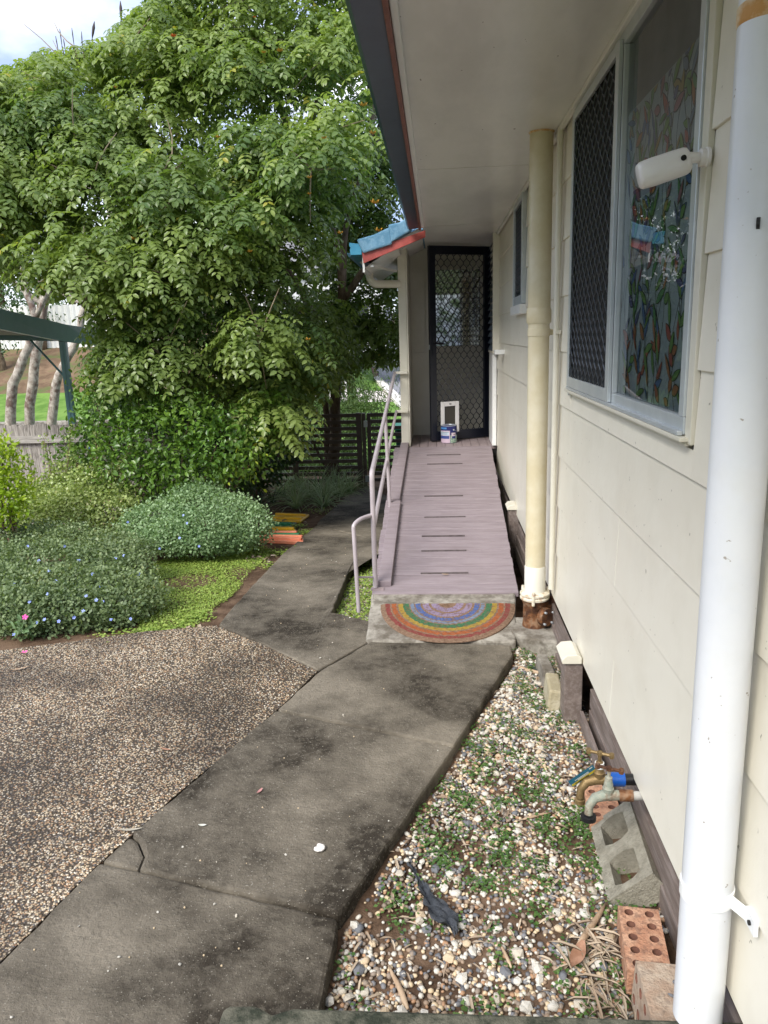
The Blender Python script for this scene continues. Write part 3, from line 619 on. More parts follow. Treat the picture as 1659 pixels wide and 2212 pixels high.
# ---- hooded louvre window near the porch
win3 = window(7.8, 8.5, 1.4, 2.56, house, 'dark louvred window in a white box frame beside the porch')
obj('frame', MB().box(.555, W, 7.80, 7.835, 1.42, 2.528).box(.555, .575, 7.8355, 7.88, 1.42, 2.528).box(.555, W, 7.8355, 8.5, 1.40, 1.4195), M_trim, win3, bevel=.002)
lv = MB()
for i in range(16): lv.bar((.568, 7.885, 1.455+i*.067), (.568, 8.49, 1.455+i*.067), .006, .07, up=(.5, 0, 1))
obj('louvres', lv, mat('dark_louvre', (.012, .018, .035), .3, (.02, .03, .05), 8), win3)
obj('sill', MB().box(.53, W, 7.2, 7.30, 1.405, 1.445), M_white, win3, bevel=.003)
obj('corner_board', MB().box(.565, W-.014, 7.99, 8.02, .46, 1.398).box(.565, W, 8.0205, 8.5, .46, 1.398), M_white, house, bevel=.002)
# ---- porch
PF = .45
porch_floor = []
for i in range(11):
    x = -.37+i*.0905
    obj('floorboard', MB().box(x, x+.0865, 8.045, 9.06, PF-.03, PF+.0), M_mauved, house, bevel=.0015)
obj('porch_joist', MB().box(-.37, .62, 8.05, 9.06, PF-.25, PF-.032), M_dark, house)
obj('porch_post', MB().box(-.378, -.300, 8.10, 8.16, PF-.12, 2.46), M_trim, house, bevel=.003)
obj('porch_post_strip', MB().box(-.2995, -.284, 8.108, 8.16, PF-.0, 2.46), M_trim, house, bevel=.003)
obj('side_wall', MB().box(-.375, -.285, 8.161, 9.15, PF-.3, 2.46), M_trim, house)
obj('back_wall', MB().box(-.2845, 1.4, 9.06, 9.14, PF-.3, 2.7), M_trim, house)
bt = MB().box(-.284, .62, 9.048, 9.0595, 1.36, 1.40).box(-.284, -.27, 9.050, 9.0595, PF, 1.3595).box(-.284, -.12, 9.048, 9.0595, 2.295, 2.32).box(-.13, -.115, 9.048, 9.0595, 1.4005, 2.2945)
obj('batten', bt, M_trim, house, bevel=.002)
win4 = window(9.05, 9.1, 1.4, 2.3, house, 'window on the porch back wall seen through the security door')
obj('frame', MB().box(-.11, -.055, 9.03, 9.059, 1.4, 2.36).box(.50, .56, 9.03, 9.059, 1.4, 2.36).box(-.0545, .4995, 9.032, 9.059, 1.4, 1.465).box(-.0545, .4995, 9.032, 9.059, 2.30, 2.36), M_trim, win4, bevel=.002)
pz_ = [1.466+i*.119 for i in range(8)]
for i in range(7): obj('pane', MB().bar((-.054, 9.045, (pz_[i]+pz_[i+1])/2), (.499, 9.045, (pz_[i]+pz_[i+1])/2), .004, .117, up=(0, .004, 1)), mat('mirror_glass', (.42, .45, .45), .03, metal=.9), win4)
obj('porch_ceiling', MB().add([(W+.05, 7.22, 2.53), (W+.05, 9.2, 2.53), (-.12, 9.2, 2.53), (-.12, 7.22, 2.53), (-.70, 9.2, 2.27), (-.70, 7.45, 2.27), (-.12, 7.45, 2.46)], [(3, 2, 4, 5)]), M_soff, house)
# barge, tiles and gutter at the porch end (slope 17 deg down to the left)
BY = 7.22
bL, bR = at_y(782, 545, BY), at_y(919, 497, BY); bLb, bRb = at_y(785, 569, BY), at_y(919, 512, BY)
obj('barge_board', MB().prism([(bL.x, bL.z), (bR.x, bR.z), (bRb.x, bRb.z), (bLb.x, bLb.z)], BY, BY+.02, 'y'), M_red, house, bevel=.002)
sl_ = math.atan2(bR.z-bL.z, bR.x-bL.x)
def tile_obj(xc, zc, yc, w=.29, l=.33):
    prof = []
    for i in range(9):
        t = i/8; prof.append((-l/2+l*t, .012*math.sin(PI*t)+(.020 if t < .12 else 0)))
    poly = prof+[(l/2, -.022), (-l/2, -.022)]
    M = Matrix.Translation((xc, yc, zc)) @ Matrix.Rotation(-sl_-.05, 4, 'Y')
    return MB().prism(poly, -w/2, w/2, 'y', M=M)
for r in range(7):
    for c in range(4):
        xx = -.655+.235*c; zz = bL.z+(xx-bL.x)*math.tan(sl_)+.065+.0
        if r == 0: continue
        big = .05 if r == 0 else 0
        obj('roof_tile', tile_obj(xx, zz-.0, BY+.12+r*.296), M_tile, house, bevel=.006)
for qd in (((770, 517), (806, 507), (842, 490), (847, 527), (784, 547)), ((838, 485), (862, 480), (887, 467), (890, 497), (845, 523))):
    pq = [at_y(x, y, BY-.03) for x, y in qd]
    obj('verge_tile', MB().prism([(p.x, p.z) for p in pq], BY-.03, BY+.31, 'y'), M_tile, house, bevel=.014)
gx = bL.x
obj('porch_gutter', MB().prism([(gx-.004, bL.z-.02), (gx-.105, bL.z-.02), (gx-.108, bL.z+.03), (gx-.100, bL.z+.04), (gx-.112, bL.z+.055), (gx-.112, bL.z+.085), (gx-.004, bL.z+.07)], BY-.005, 9.3, 'y'), M_bgut, house, bevel=.002)
obj('porch_fascia', MB().box(gx, gx+.018, BY+.021, 9.3, bL.z-.17, bL.z-.01), M_soff, house)
obj('eave_lining', MB().add([(gx+.02, BY+.03, bL.z-.13), (-.34, BY+.03, bL.z-.02+.07), (-.34, 9.2, bL.z+.05), (gx+.02, 9.2, bL.z-.13)], [(0, 1, 2, 3)]), M_soff, house)
obj('eave_batten', MB().bar((gx+.08, BY+.05, bL.z-.115), (gx+.26, BY+.75, bL.z-.115), .03, .02), M_soff, house)
e = [(-.655, 8.02, 2.34), (-.655, 8.02, 2.22)]+[(-.655+.075*(1-math.cos(t)), 8.02+.0*t, 2.18-.075*math.sin(t)) for t in (.0, .4, .8, 1.2, 1.57)]+[(-.50, 8.04, 2.105), (-.36, 8.09, 2.105)]
obj('downpipe', MB().tube(e, .038, 14), M_trim, house, smooth=True)
# ---- security door
dH = Vector((.585, 8.74, PF+.012)); dF = Vector((-.072, 8.40, PF+.012))
DW = (dF-dH).length; door = thing('security_door', 'black framed security door with diamond grille standing ajar at the top of the ramp', 'door', dH, rot=(0, 0, math.atan2(dF.y-dH.y, dF.x-dH.x)))
DHt = 2.035
obj('frame', MB().box(0, .075, -.018, .018, 0, DHt).box(DW-.075, DW, -.018, .018, 0, DHt).box(.0755, DW-.0755, -.018, .018, 0, .10).box(.0755, DW-.0755, -.018, .018, DHt-.085, DHt), M_black, door, bevel=.003, local=True)
gr = MB(); w_, per = .0385, .112; nW = int((DW-.15)/w_)
for i in range(nW+2):
    pts = []; z = .10
    while z <= DHt-.085:
        s_ = math.sin(2*PI*(z-.1)/per); s_ = math.copysign(abs(s_)**.75, s_); x = .075+i*w_+(w_/2)*s_*(1 if i % 2 else -1)
        pts.append((min(max(x, .074), DW-.074), .006, z)); z += per/10
    gr.tube(pts, .0046, 4, cap=False)
obj('grille', gr, M_black, door, local=True)
def screen_mat():
    m = bpy.data.materials.new('fly_screen'); m.use_nodes = True; t = m.node_tree; b = t.nodes['Principled BSDF']; b.inputs['Base Color'].default_value = (.012, .012, .014, 1); b.inputs['Alpha'].default_value = .30; b.inputs['Roughness'].default_value = .7
    return m
obj('fly_screen', MB().add([(.07, -.004, .09), (DW-.07, -.004, .09), (DW-.07, -.004, DHt-.08), (.07, -.004, DHt-.08)], [(0, 1, 2, 3)]), screen_mat(), door, local=True)
cf = MB(); cx0, cx1, cz0, cz1 = DW-.335, DW-.115, .085, .42
cf = MB().box(cx0, cx0+.042, .014, .034, cz0, cz1).box(cx1-.042, cx1, .014, .034, cz0, cz1).box(cx0+.0425, cx1-.0425, .014, .034, cz0, cz0+.05).box(cx0+.0425, cx1-.0425, .014, .034, cz1-.05, cz1)
cfo = obj('cat_flap', cf, M_sens, door, bevel=.004, local=True)
obj('flap', MB().box(cx0+.043, cx1-.043, .016, .020, cz0+.051, cz1-.051), mat('smoky_flap', (.05, .045, .035), .25), cfo, local=True)
obj('latch', MB().box((cx0+cx1)/2-.012, (cx0+cx1)/2+.012, .034, .038, cz1-.030, cz1-.020), M_blk, cfo, local=True)
obj('handle', MB().box(DW-.058, DW-.022, .018, .028, .93, 1.12).tube([(DW-.04, .028, 1.04), (DW-.04, .055, 1.04), (DW-.15, .058, 1.035)], .008, 8), M_black, door, bevel=.002, local=True)
obj('lock', MB().box(DW-.006, DW+.003, -.008, .008, .98, 1.03), M_alu, door, local=True)
obj('hinge', MB().tube([(-.006, .012, .25), (-.006, .012, .35)], .008, 8), M_black, door, local=True)
obj('hinge', MB().tube([(-.006, .012, 1.65), (-.006, .012, 1.75)], .008, 8), M_black, door, local=True)

# ================================================================== RAMP
R0 = Vector((0, 4.49, .060)); R1 = Vector((0, 8.04, .452)); rs = (R1.z-R0.z)/(R1.y-R0.y)
def ramp_pt(x, y):                                            # pixel -> ramp surface
    r = ray(x, y); t = (CO[2]-R0.z+rs*R0.y)/(rs*r[1]-r[2]); return Vector(CO+r*t)
def rz(y): return R0.z+rs*(y-R0.y)
def rL(y): return -.416+(-.452+.416)*(y-4.49)/3.55
def rR(y): return .475+(.558-.475)*(y-4.49)/3.55
ramp = thing('access_ramp', 'mauve painted timber plank ramp rising to the porch door', 'ramp', (0, 6.2, .1))
y = 4.49; pitch = .1392; k = 0
while y < 8.03:
    y2 = min(y+pitch-.008, 8.04); ja, jb = random.uniform(-.006, .006), random.uniform(-.004, .004); dz = random.uniform(-.0012, .0012); a_, b_ = random.uniform(-.0015, .0015), random.uniform(-.0015, .0015)
    mb = MB().add([(rL(y)+ja, y+a_, rz(y)-.028), (rR(y)+jb, y+b_, rz(y)-.028), (rR(y2)+jb, y2+b_, rz(y2)-.028), (rL(y2)+ja, y2+a_, rz(y2)-.028), (rL(y)+ja, y+a_, rz(y)+dz), (rR(y)+jb, y+b_, rz(y)+dz), (rR(y2)+jb, y2+b_, rz(y2)+dz), (rL(y2)+ja, y2+a_, rz(y2)+dz)], [(0, 3, 2, 1), (4, 5, 6, 7), (0, 1, 5, 4), (1, 2, 6, 5), (2, 3, 7, 6), (3, 0, 4, 7)])
    obj('plank', mb, M_mauve, ramp, bevel=.0025); y += pitch*(1 if k % 3 else 1.0); k += 1
for x in (-.38, .02, .46):
    obj('bearer', MB().bar((x, 4.66, rz(4.66)-.07), (x+.02*(x > .1), 8.0, rz(8.0)-.10), .045, .08), M_dark, ramp)
obj('fascia_edge', MB().box(-.40, .465, 4.50, 4.52, .0, .03), M_mauved, ramp)
for (xa, ya, xb, yb) in ((831, 1267, 855, 1090), (853, 1086, 875, 961)):
    a, b = ramp_pt(xa, ya), ramp_pt(xb, yb); up = Vector((0, -rs, 1)).normalized()*.019
    obj('kerb_board', MB().bar(a+up, b+up, .082, .036), M_mauve, ramp, bevel=.003)
for (x0, x1, yy) in ((908.6, 1011.7, 1239), (910, 1007.5, 1190.5), (911, 1004, 1158.5), (916.6, 1005.4, 1117.5), (916.6, 1000, 1072), (922.5, 999, 1002.5), (921.5, 995, 983)):
    a, b = ramp_pt(x0, yy+.8), ramp_pt(x1, yy-.5); up = Vector((0, 0, 1))*.004
    obj('grip_strip', MB().bar(a+up, b+up, .013, .009), mat('dark_strip', (.07, .055, .055), .7, (.11, .09, .09), 30), ramp, bevel=.0015)
obj('nail_head', MB().lathe([(.006, 0), (.006, .002)], ramp_pt(842, 1091)+Vector((0, 0, .003)), 8), M_dark, ramp)
# ---- handrail
rail = thing('handrail', 'thin mauve steel handrail with a mid rail and looped end, left side of the ramp', 'handrail', (-.405, 4.6, .06))
xp = -.405; yp = 4.56
tb = at_y(803, 1022, yp); pb = Vector((-.398, 4.56, rz(4.56)+.008)); brk1 = Vector((-.43, 8.06, 1.225)); brk2 = Vector((-.425, 8.06, .828))
bend = Vector((tb.x, yp, tb.z))
obj('post', MB().tube([pb, bend-Vector((0, 0, .05))], .0155, 14), M_rail, rail, smooth=True)
dr_ = (brk1-bend).normalized()
obj('top_rail', MB().tube([bend-Vector((0, 0, .05)), bend-Vector((0, 0, .028)), bend-Vector((0, -.006, .008)), bend+dr_*.03, bend+dr_*.06, brk1-dr_*.03, brk1], .0155, 14), M_rail, rail, smooth=True)
mid0 = at_y(813, 1143, yp); mid0.x = -.40
obj('mid_rail', MB().tube([mid0, brk2], .0140, 12), M_rail, rail, smooth=True)
u0 = ramp_pt(842.5, 1095); t_ = (u0.y-bend.y)/(brk1.y-bend.y); u1 = bend.lerp(brk1, t_)
obj('post', MB().tube([u0, u1], .0145, 12), M_rail, rail, smooth=True)
lb = at_z(775, 1322, -.03); lt = at_y(763.5, 1140, lb.y+.01); att = at_y(802, 1113, yp)
lt = Vector((lt.x, lb.y+.01, lt.z)); loop = [lb, lb.lerp(lt, .5), lt]
for i in range(1, 7):
    a = i/6*PI/2; q = lt.lerp(Vector((att.x, att.y, lt.z)), .62*(1-math.cos(a))); q.z = lt.z+(att.z-lt.z)*math.sin(a); loop.append(q)
loop.append(att)
obj('loop_end', MB().tube(loop, .0125, 12), M_rail, rail, smooth=True)
c0 = at_y(768, 1247, lb.y+.005); c1 = at_y(808, 1247, yp)
obj('cross_bar', MB().tube([c0, c1], .007, 8), M_rail, rail, smooth=True)
obj('foot_plate', MB().box(-.425, -.345, 4.53, 4.575, rz(4.55)-.002, rz(4.55)+.006), M_mauved, rail)
for b_ in (brk1, brk2):
    obj('wall_bracket', MB().box(b_.x-.01, -.30, 8.045, 8.0995, b_.z-.014, b_.z+.012), M_trim, rail, bevel=.004)

# ================================================================== PIPES on the wall
def ring(c, r0, r1, h): return MB().lathe([(r0, 0), (r1, .004), (r1, h-.004), (r0, h)], c, 32)
vp = thing('vent_pipe', 'tall cream vent pipe from the eave down to a rusty iron boot beside the mat', 'pipe', (.507, 3.95, .03))
vc = Vector((.518, 4.05, 0))
obj('pipe', MB().tube([vc+Vector((0, 0, .22)), vc+Vector((0, 0, 1.64))], .0535, 32), M_yel, vp, smooth=True)
obj('pipe', MB().tube([vc+Vector((0, 0, 1.66)), vc+Vector((0, 0, 2.528))], .0565, 32), M_yel, vp, smooth=True)
obj('collar', MB().lathe([(.055, 1.635), (.062, 1.645), (.062, 1.70), (.0565, 1.715)], vc, 32), M_yel, vp, smooth=True)
obj('ceiling_ring', MB().lathe([(.057, 2.522), (.062, 2.5295)], vc, 32), M_rust2, vp)
obj('bracket', MB().lathe([(.054, 1.575), (.0565, 1.576), (.0565, 1.612), (.054, 1.613)], vc, 32).box(.56, W-.010, 4.045, 4.052, 1.58, 1.608), M_yel, vp, smooth=True)
obj('sleeve', MB().lathe([(.0538, .20), (.0565, .202), (.0565, .36), (.054, .365)], vc, 32), mat('cream_sleeve', (.70, .68, .60), .4, (.74, .72, .65), 6), vp, smooth=True)
fl = MB().lathe([(.060, .175), (.078, .178), (.080, .188), (.076, .193), (.072, .197), (.080, .203), (.080, .212), (.070, .218), (.055, .222)], vc, 32)
for a in (.3, 2.4, 4.5): fl.lathe([(.009, .16), (.009, .235)], vc+Vector((.078*math.cos(a), .078*math.sin(a), 0)), 8)
obj('flange', fl, mat('stained_flange', (.60, .55, .42), .6, (.74, .70, .60), 20, .4, 70, col3=(.35, .15, .05), ns3=30, amt3=.6), vp, smooth=True)
obj('iron_boot', MB().lathe([(.066, .02), (.062, .05), (.062, .15), (.070, .168), (.072, .176)], vc, 32), M_rust, vp, smooth=True)
ip = MB(); Mi = Matrix.Translation(vc+Vector((.045, -.045, .09))) @ Matrix.Rotation(math.radians(40), 4, 'Z') @ Matrix.Rotation(math.radians(90), 4, 'X')
ip.lathe([(.050, -.005), (.052, .025), (.050, .03)], (0, 0, 0), 20)
ip.v = [tuple(Mi @ Vector(v)) for v in ip.v]
bo = obj('inspection_cover', ip, M_rust, vp, smooth=True)
for a in (.6, 2.2, 3.9, 5.4):
    bb = MB(); p = Mi @ Vector((.042*math.cos(a), .042*math.sin(a), .03)); q = Mi @ Vector((.042*math.cos(a), .042*math.sin(a), .042)); bb.tube([p, q], .006, 6); obj('bolt', bb, M_alu, bo)
obj('side_branch', MB().tube([vc+Vector((.03, .03, .13)), vc+Vector((.14, .06, .13))], .045, 16), M_rust, vp, smooth=True)
pad2 = [(.66, 3.80), (.66, 4.18), (.41, 4.18)]+[(.53+.15*math.cos(a), 4.00+.155*math.sin(a)) for a in np.linspace(PI*.75, PI*1.42, 9)]
obj('pipe_pad', MB().prism(pad2, -.16, .022), M_conc2, bevel=.012, cat='concrete pad', label='rounded concrete pad under the rusty boot of the cream vent pipe', loc=(.52, 3.93, -.1))
cond = thing('conduit', 'thin cream conduit on the wall just behind the tall vent pipe', 'conduit', (.595, 4.03, .2))
obj('pipe', MB().tube([(.588, 3.93, .27), (.588, 3.93, 2.46), (.592, 3.935, 2.52)], .0145, 14), M_trim, cond, smooth=True)
obj('saddle', MB().box(.580, .609, 3.905, 3.955, 1.585, 1.60), M_trim, cond)
dp = thing('downpipe', 'large white downpipe close to the camera at the right edge', 'pipe', (.56, 1.5, .135))
dc = Vector((.5485, 1.435, 0)); DR = .0505
obj('pipe', MB().tube([dc+Vector((0, 0, .135)), dc+Vector((0, 0, 2.078))], DR, 40), M_pipe, dp, smooth=True)
obj('pipe', MB().tube([dc+Vector((0, 0, 2.102)), dc+Vector((0, 0, 2.7))], DR, 40), M_pipe, dp, smooth=True)
obj('stained_joint', MB().lathe([(DR, 2.074), (DR+.002, 2.077), (DR+.002, 2.102), (DR, 2.105)], dc, 40), M_rust2, dp, smooth=True)
sd_ = MB(); zc = .455
sd_.lathe([(DR+.0005, zc-.016), (DR+.003, zc-.015), (DR+.003, zc+.015), (DR+.0005, zc+.016)], dc, 40)
sd_.bar(dc+Vector((.035, -.035, zc)), (W-.012, 1.36, zc-.004), .004, .028).box(W-.018, W-.010, 1.325, 1.37, zc-.02, zc+.014)
obj('saddle_clip', sd_, M_white, dp, smooth=True)
obj('screw', MB().tube([(W-.022, 1.345, zc-.004), (W-.015, 1.345, zc-.004)], .005, 8), M_dark, dp)
q = at_y(1641, 482, 1.388); obj('pipe_stub', MB().tube([q-Vector((.02, -.03, 0)), q+Vector((.045, -.012, 0))], .0085, 14), M_alu, dp, smooth=True)
obj('grommet', MB().tube([q-Vector((.004, -.002, 0)), q+Vector((.001, -.0005, 0))], .0098, 14), M_blk, dp)

# ---- security sensor / camera on the wall
ORDW = ['first', 'second', 'third', 'fourth', 'fifth', 'sixth', 'seventh', 'eighth', 'ninth', 'tenth', 'eleventh', 'twelfth', 'thirteenth', 'fourteenth', 'fifteenth', 'sixteenth']
cs_ = thing('security_camera', 'white cylindrical security camera on a ball arm beside the leaf patterned window', 'camera', (W-.012, 1.90, 1.963))
f0, b0 = Vector((.462, 1.905, 1.934)), Vector((.565, 1.895, 1.962)); ax = (f0-b0).normalized()
Mq = Matrix.Translation(b0) @ ax.to_track_quat('Z', 'X').to_matrix().to_4x4(); Lc = (f0-b0).length
def sq_lathe(prof, M, seg=32, p=2.9):
    mb = MB(); vs = []; fs = []
    for r, z in prof:
        for k in range(seg):
            a = 2*PI*k/seg; c, s_ = math.cos(a), math.sin(a); rr = r/((abs(c)**p+abs(s_)**p)**(1/p)); vs.append(M @ Vector((rr*c*.92, rr*s_, z)))
    for i in range(len(prof)-1):
        for k in range(seg): a = i*seg+k; b = i*seg+(k+1) % seg; fs.append((a, b, b+seg, a+seg))
    fs.append(tuple(range(seg))); fs.append(tuple(range((len(prof)-1)*seg, len(prof)*seg)))
    return mb.add(vs, fs)
obj('body', sq_lathe([(.022, -.004), (.0285, 0), (.031, .006), (.032, .03), (.0325, .08), (.031, Lc-.006), (.027, Lc)], Mq), M_sens, cs_, smooth='all')
obj('arm', MB().tube([Vector((.548, 1.88, 1.962)), (.56, 1.878, 1.964), (.585, 1.89, 1.966), (.598, 1.893, 1.967)], [.013, .0125, .0115, .012], 16), M_sens, cs_, smooth=True)
Mb = Matrix.Translation((.598, 1.893, 1.966)) @ Matrix.Rotation(PI/2, 4, 'Y')
kn = MB().lathe([(.0165, -.008), (.0195, -.006), (.0195, .004), (.022, .006), (.022, .012)], (0, 0, 0), 20); kn.v = [tuple(Mb @ Vector(v)) for v in kn.v]
obj('base', kn, M_sens, cs_, smooth=True)
obj('socket', MB().tube([(.5475, 1.866, 1.962), (.548, 1.862, 1.962)], .006, 10), M_dark, cs_)

# ================================================================== SKIRTING under the wall
sk = thing('slatted_skirting', 'brown timber slat skirting closing the gap under the weatherboards', 'skirting', (.61, 4, -.1))
for (y0, y1, z0, z1, x) in ((.3, 3.12, .006, .092, .642), (.3, 3.12, -.090, -.006, .640), (.3, 3.12, -.19, -.102, .638), (2.60, 3.12, -.14, -.012, .600), (3.26, 5.9, .062, .145, .612), (3.26, 5.9, -.03, .050, .606), (3.26, 5.9, -.14, -.042, .600), (6.08, 8.0, .05, .14, .606), (6.08, 8.0, -.06, .03, .606), (6.08, 8.0, -.2, -.08, .606)):
    obj('slat', MB().box(x, x+.016, y0, y1, z0, z1), M_brown, sk, bevel=.002)
for (y, x0, zt) in ((3.14, .535, .20), (5.95, .55, .24)):
    obj('stump', MB().box(x0, x0+.078, y, y+.10, -.16, zt), M_brown, sk, bevel=.004)
    cp = MB().prism([(x0-.012, zt+.001), (x0-.016, zt+.018), (x0+.006, zt+.040), (x0+.05, zt+.044), (x0+.0699, zt+.030), (x0+.0699, zt+.001)], y-.012, y+.15, 'y')
    obj('cap', cp, M_trim, sk, bevel=.003, label='chipped cream cap on the brown stump')
obj('lower_footing', MB().box(.54, .60, 3.145, 3.235, -.165, -.085), mat('green_concrete', (.22, .24, .21), .9, (.33, .34, .3), 9), sk)
# loose stones by the stump
obj('edging_block', MB().box(-.028, .028, -.11, .11, 0, .13), M_conc2, bevel=.008, cat='block', label='small grey concrete edging block behind the brown stump, nearer the pipe pad', loc=None)
bpy.data.objects['edging_block'].location = (.512, 3.60, -.13); bpy.data.objects['edging_block'].rotation_euler = (0, .05, .04)
sb = obj('sandstone_block', MB().box(-.03, .032, -.10, .10, 0, .15), mat('sandstone', (.36, .31, .2), .9, (.5, .45, .33), 9, .6, 80), bevel=.01, cat='block', label='pale yellowish stone block leaning against the brown stump')
sb.location = (.507, 3.345, -.13); sb.rotation_euler = (0, .10, -.05)

# ================================================================== BRICKS
def holed_brick(name, label, loc, rot, m, L_=.23, Wd=.11, H=.076, nx=5, ny=2, r=.0125, block=False, group=None, thick=None):
    """brick whose holes run along its local Z; built as ring-walled top with real bores"""
    t = thing(name, label, 'brick' if not block else 'cinder block', loc, group, rot)
    mb = MB(); mh = MB(); seg = 12
    cw, cl = Wd/ny, L_/nx
    ca = [math.atan2(sy_*cl, sx_*cw) % (2*PI) for sx_ in (1, -1) for sy_ in (1, -1)]
    angs = sorted(ca+[2*PI*(k+.5)/12 for k in range(12)]); seg = len(angs)
    def cell(ix, iy, z, flip):
        cxm, cym = -Wd/2+cw*(iy+.5), -L_/2+cl*(ix+.5); inner = []; outer = []
        for a in angs:
            c, s_ = math.cos(a), math.sin(a)
            sq = 1/max(abs(c)/(cw/2), abs(s_)/(cl/2)); outer.append((cxm+c*sq, cym+s_*sq, z))
            if block:
                hw, hl = cw/2-thick, cl/2-thick*.8; q_ = 1/((abs(c)/hw)**9+(abs(s_)/hl)**9)**(1/9); inner.append((cxm+c*q_, cym+s_*q_, z))
            else: inner.append((cxm+r*c, cym+r*s_, z))
        return inner, outer
    for z, fl in ((H, 0), (0, 1)):
        for ix in range(nx):
            for iy in range(ny):
                inn, out = cell(ix, iy, z, fl)
                mb.add(inn+out, [(k, (k+1) % seg, seg+(k+1) % seg, seg+k) for k in range(seg)])
    o_ = [(-Wd/2, -L_/2), (Wd/2, -L_/2), (Wd/2, L_/2), (-Wd/2, L_/2)]
    mb.add([(x, y, 0) for x, y in o_]+[(x, y, H) for x, y in o_], [(i, (i+1) % 4, 4+(i+1) % 4, 4+i) for i in range(4)])
    obj('shell', mb, m, t, local=True)
    for ix in range(nx):
        for iy in range(ny):
            i0, _ = cell(ix, iy, 0, 0); i1, _ = cell(ix, iy, H, 0)
            mh.add(i0+i1, [(k, (k+1) % seg, seg+(k+1) % seg, seg+k) for k in range(seg)])
    obj('bores', mh, M_hole if not block else M_block, t, local=True, smooth=True)
    return t
holed_brick('brick', 'orange brick lying flat with its holes up under the garden taps', (.568, 2.505, -.115), (0, 0, -.05), M_brick)
holed_brick('cinder_block', 'grey two-hole cinder block tilted against the slatted skirting', (.622, 2.215, -.090), (0, math.radians(-40), math.radians(-3)), M_block, L_=.375, Wd=.165, H=.09, nx=2, ny=1, block=True, thick=.036)
holed_brick('brick', 'orange ten-hole brick lying flat between the cinder block and the stained brick', (.536, 1.81, -.078), (0, 0, -.12), M_brick)
tb_ = holed_brick('brick', 'pale mortar stained brick on its edge, nearest the white downpipe', (.582, 1.55, -.012), (0, math.radians(-87), math.radians(-2)), M_brick2, L_=.23, Wd=.125, H=.112)
for (x, y, lb_) in ((1460, 2122, 'small dark pebble on the pale stained brick, the one farther from the camera'), (1449, 2150, 'small grey pebble on the pale stained brick, the one nearer the camera')):
    pb_ = bpy.data.objects.new('pebble', smeshes[3]); COL.objects.link(pb_); q = A(x, y, .058); pb_.location = q; pb_.scale = (.006, .010, .006); pb_.rotation_euler = (0, 0, x*.3)
    pb_['label'] = lb_; pb_['category'] = 'pebble'; pb_['group'] = 'pebbles on the pale brick'
# ================================================================== TAPS
def tap(name, label, x, y, z, m, mh_, newer):
    t = thing(name, label, 'tap', (x, y, z))
    b = MB(); b.tube([(x+.075, y, z), (x+.02, y, z), (x-.015, y, z), (x-.045, y-.003, z-.008), (x-.062, y-.006, z-.032), (x-.064, y-.006, z-.062)], [.0145, .016, .018, .0155, .013, .0135], 16)
    obj('spout', b, m, t, smooth=True)
    ro = .0165 if newer else .024; obj('outlet', MB().lathe([(.013, -.084), (ro, -.082), (ro, -.068), (.013, -.066)], (x-.064, y-.006, z), 16), m if newer else M_blk, t, smooth=True)
    obj('bonnet', MB().lathe([(.017, .008), (.018, .026), (.0145, .03), (.0145, .04), (.0125, .044), (.0115, .062), (.006, .066), (.006, .088)], (x-.005, y, z), 16), m, t, smooth=True)
    obj('handle', MB().tube([(x-.035, y+.014, z+.092), (x+.027, y-.014, z+.092)], [.0055, .0055], 10).lathe([(.0085, .086), (.0085, .098)], (x-.005, y, z), 12).lathe([(.0075, .084), (.0085, .092), (.0075, .1)], (x-.037, y+.015, z), 10).lathe([(.0075, .084), (.0085, .092), (.0075, .1)], (x+.029, y-.015, z), 10), mh_, t, smooth=True)
    return t
t1 = tap('brass_tap', 'newer brass garden tap with blue collar and a printed tag', .508, 2.265, .190, M_brass, M_brass, True)
obj('blue_collar', MB().tube([(.530, 2.265, .19), (.583, 2.265, .19)], .0225, 20), M_blue, t1, smooth=True)
obj('supply_pipe', MB().tube([(.58, 2.265, .19), (.80, 2.27, .19)], .0185, 16), M_blk, t1, smooth=True)
obj('sticker', MB().lathe([(.0148, .042), (.0148, .060)], (.503, 2.265, .19), 16), M_white, t1)
tg = MB(); a, b = Vector((.488, 2.262, .232)), Vector((.410, 2.250, .180)); d = (b-a).normalized(); u = Vector((-.35, -.35, .75)); u = (u-d*u.dot(d)).normalized()*.020; nrm = d.cross(u).normalized()*.0004
tg.add([a+u, b+u, b-u, a-u], [(0, 1, 2, 3)])
tgo = obj('tag', tg, mat('tag_blue', (.02, .16, .26), .45), t1)
st = MB()
for (s0, s1, off_, hh, mi) in ((.02, .98, -.55, .28, 0), (.05, .18, .6, .12, 1), (.25, .8, .15, .09, 1), (.25, .7, -.12, .09, 1), (.3, .85, -.52, .07, 2), (.3, .75, -.72, .05, 2)):
    for sg in (1, -1):
        st.cur = mi; k_ = nrm*sg*(1+mi); p0 = a+(b-a)*s0+u*off_; p1 = a+(b-a)*s1+u*off_; st.add([p0+u*hh+k_, p1+u*hh+k_, p1-u*hh+k_, p0-u*hh+k_], [(0, 1, 2, 3)])
obj('print', st, [mat('tag_yellow', (.62, .50, .05), .45), mat('tag_pale', (.7, .75, .7), .5), M_blk], tgo)
t2 = tap('brass_tap', 'old green stained garden tap with a black hose fitting', .520, 2.185, .185, M_verd, M_rust, False)
obj('coupling', MB().tube([(.548, 2.185, .185), (.590, 2.183, .185)], .0185, 16), M_rust, t2, smooth=True)
obj('supply_pipe', MB().tube([(.585, 2.183, .185), (.80, 2.183, .185)], .0145, 14), mat('galvanised', (.3, .29, .27), .6, (.42, .41, .38), 20, .3, 60), t2, smooth=True)

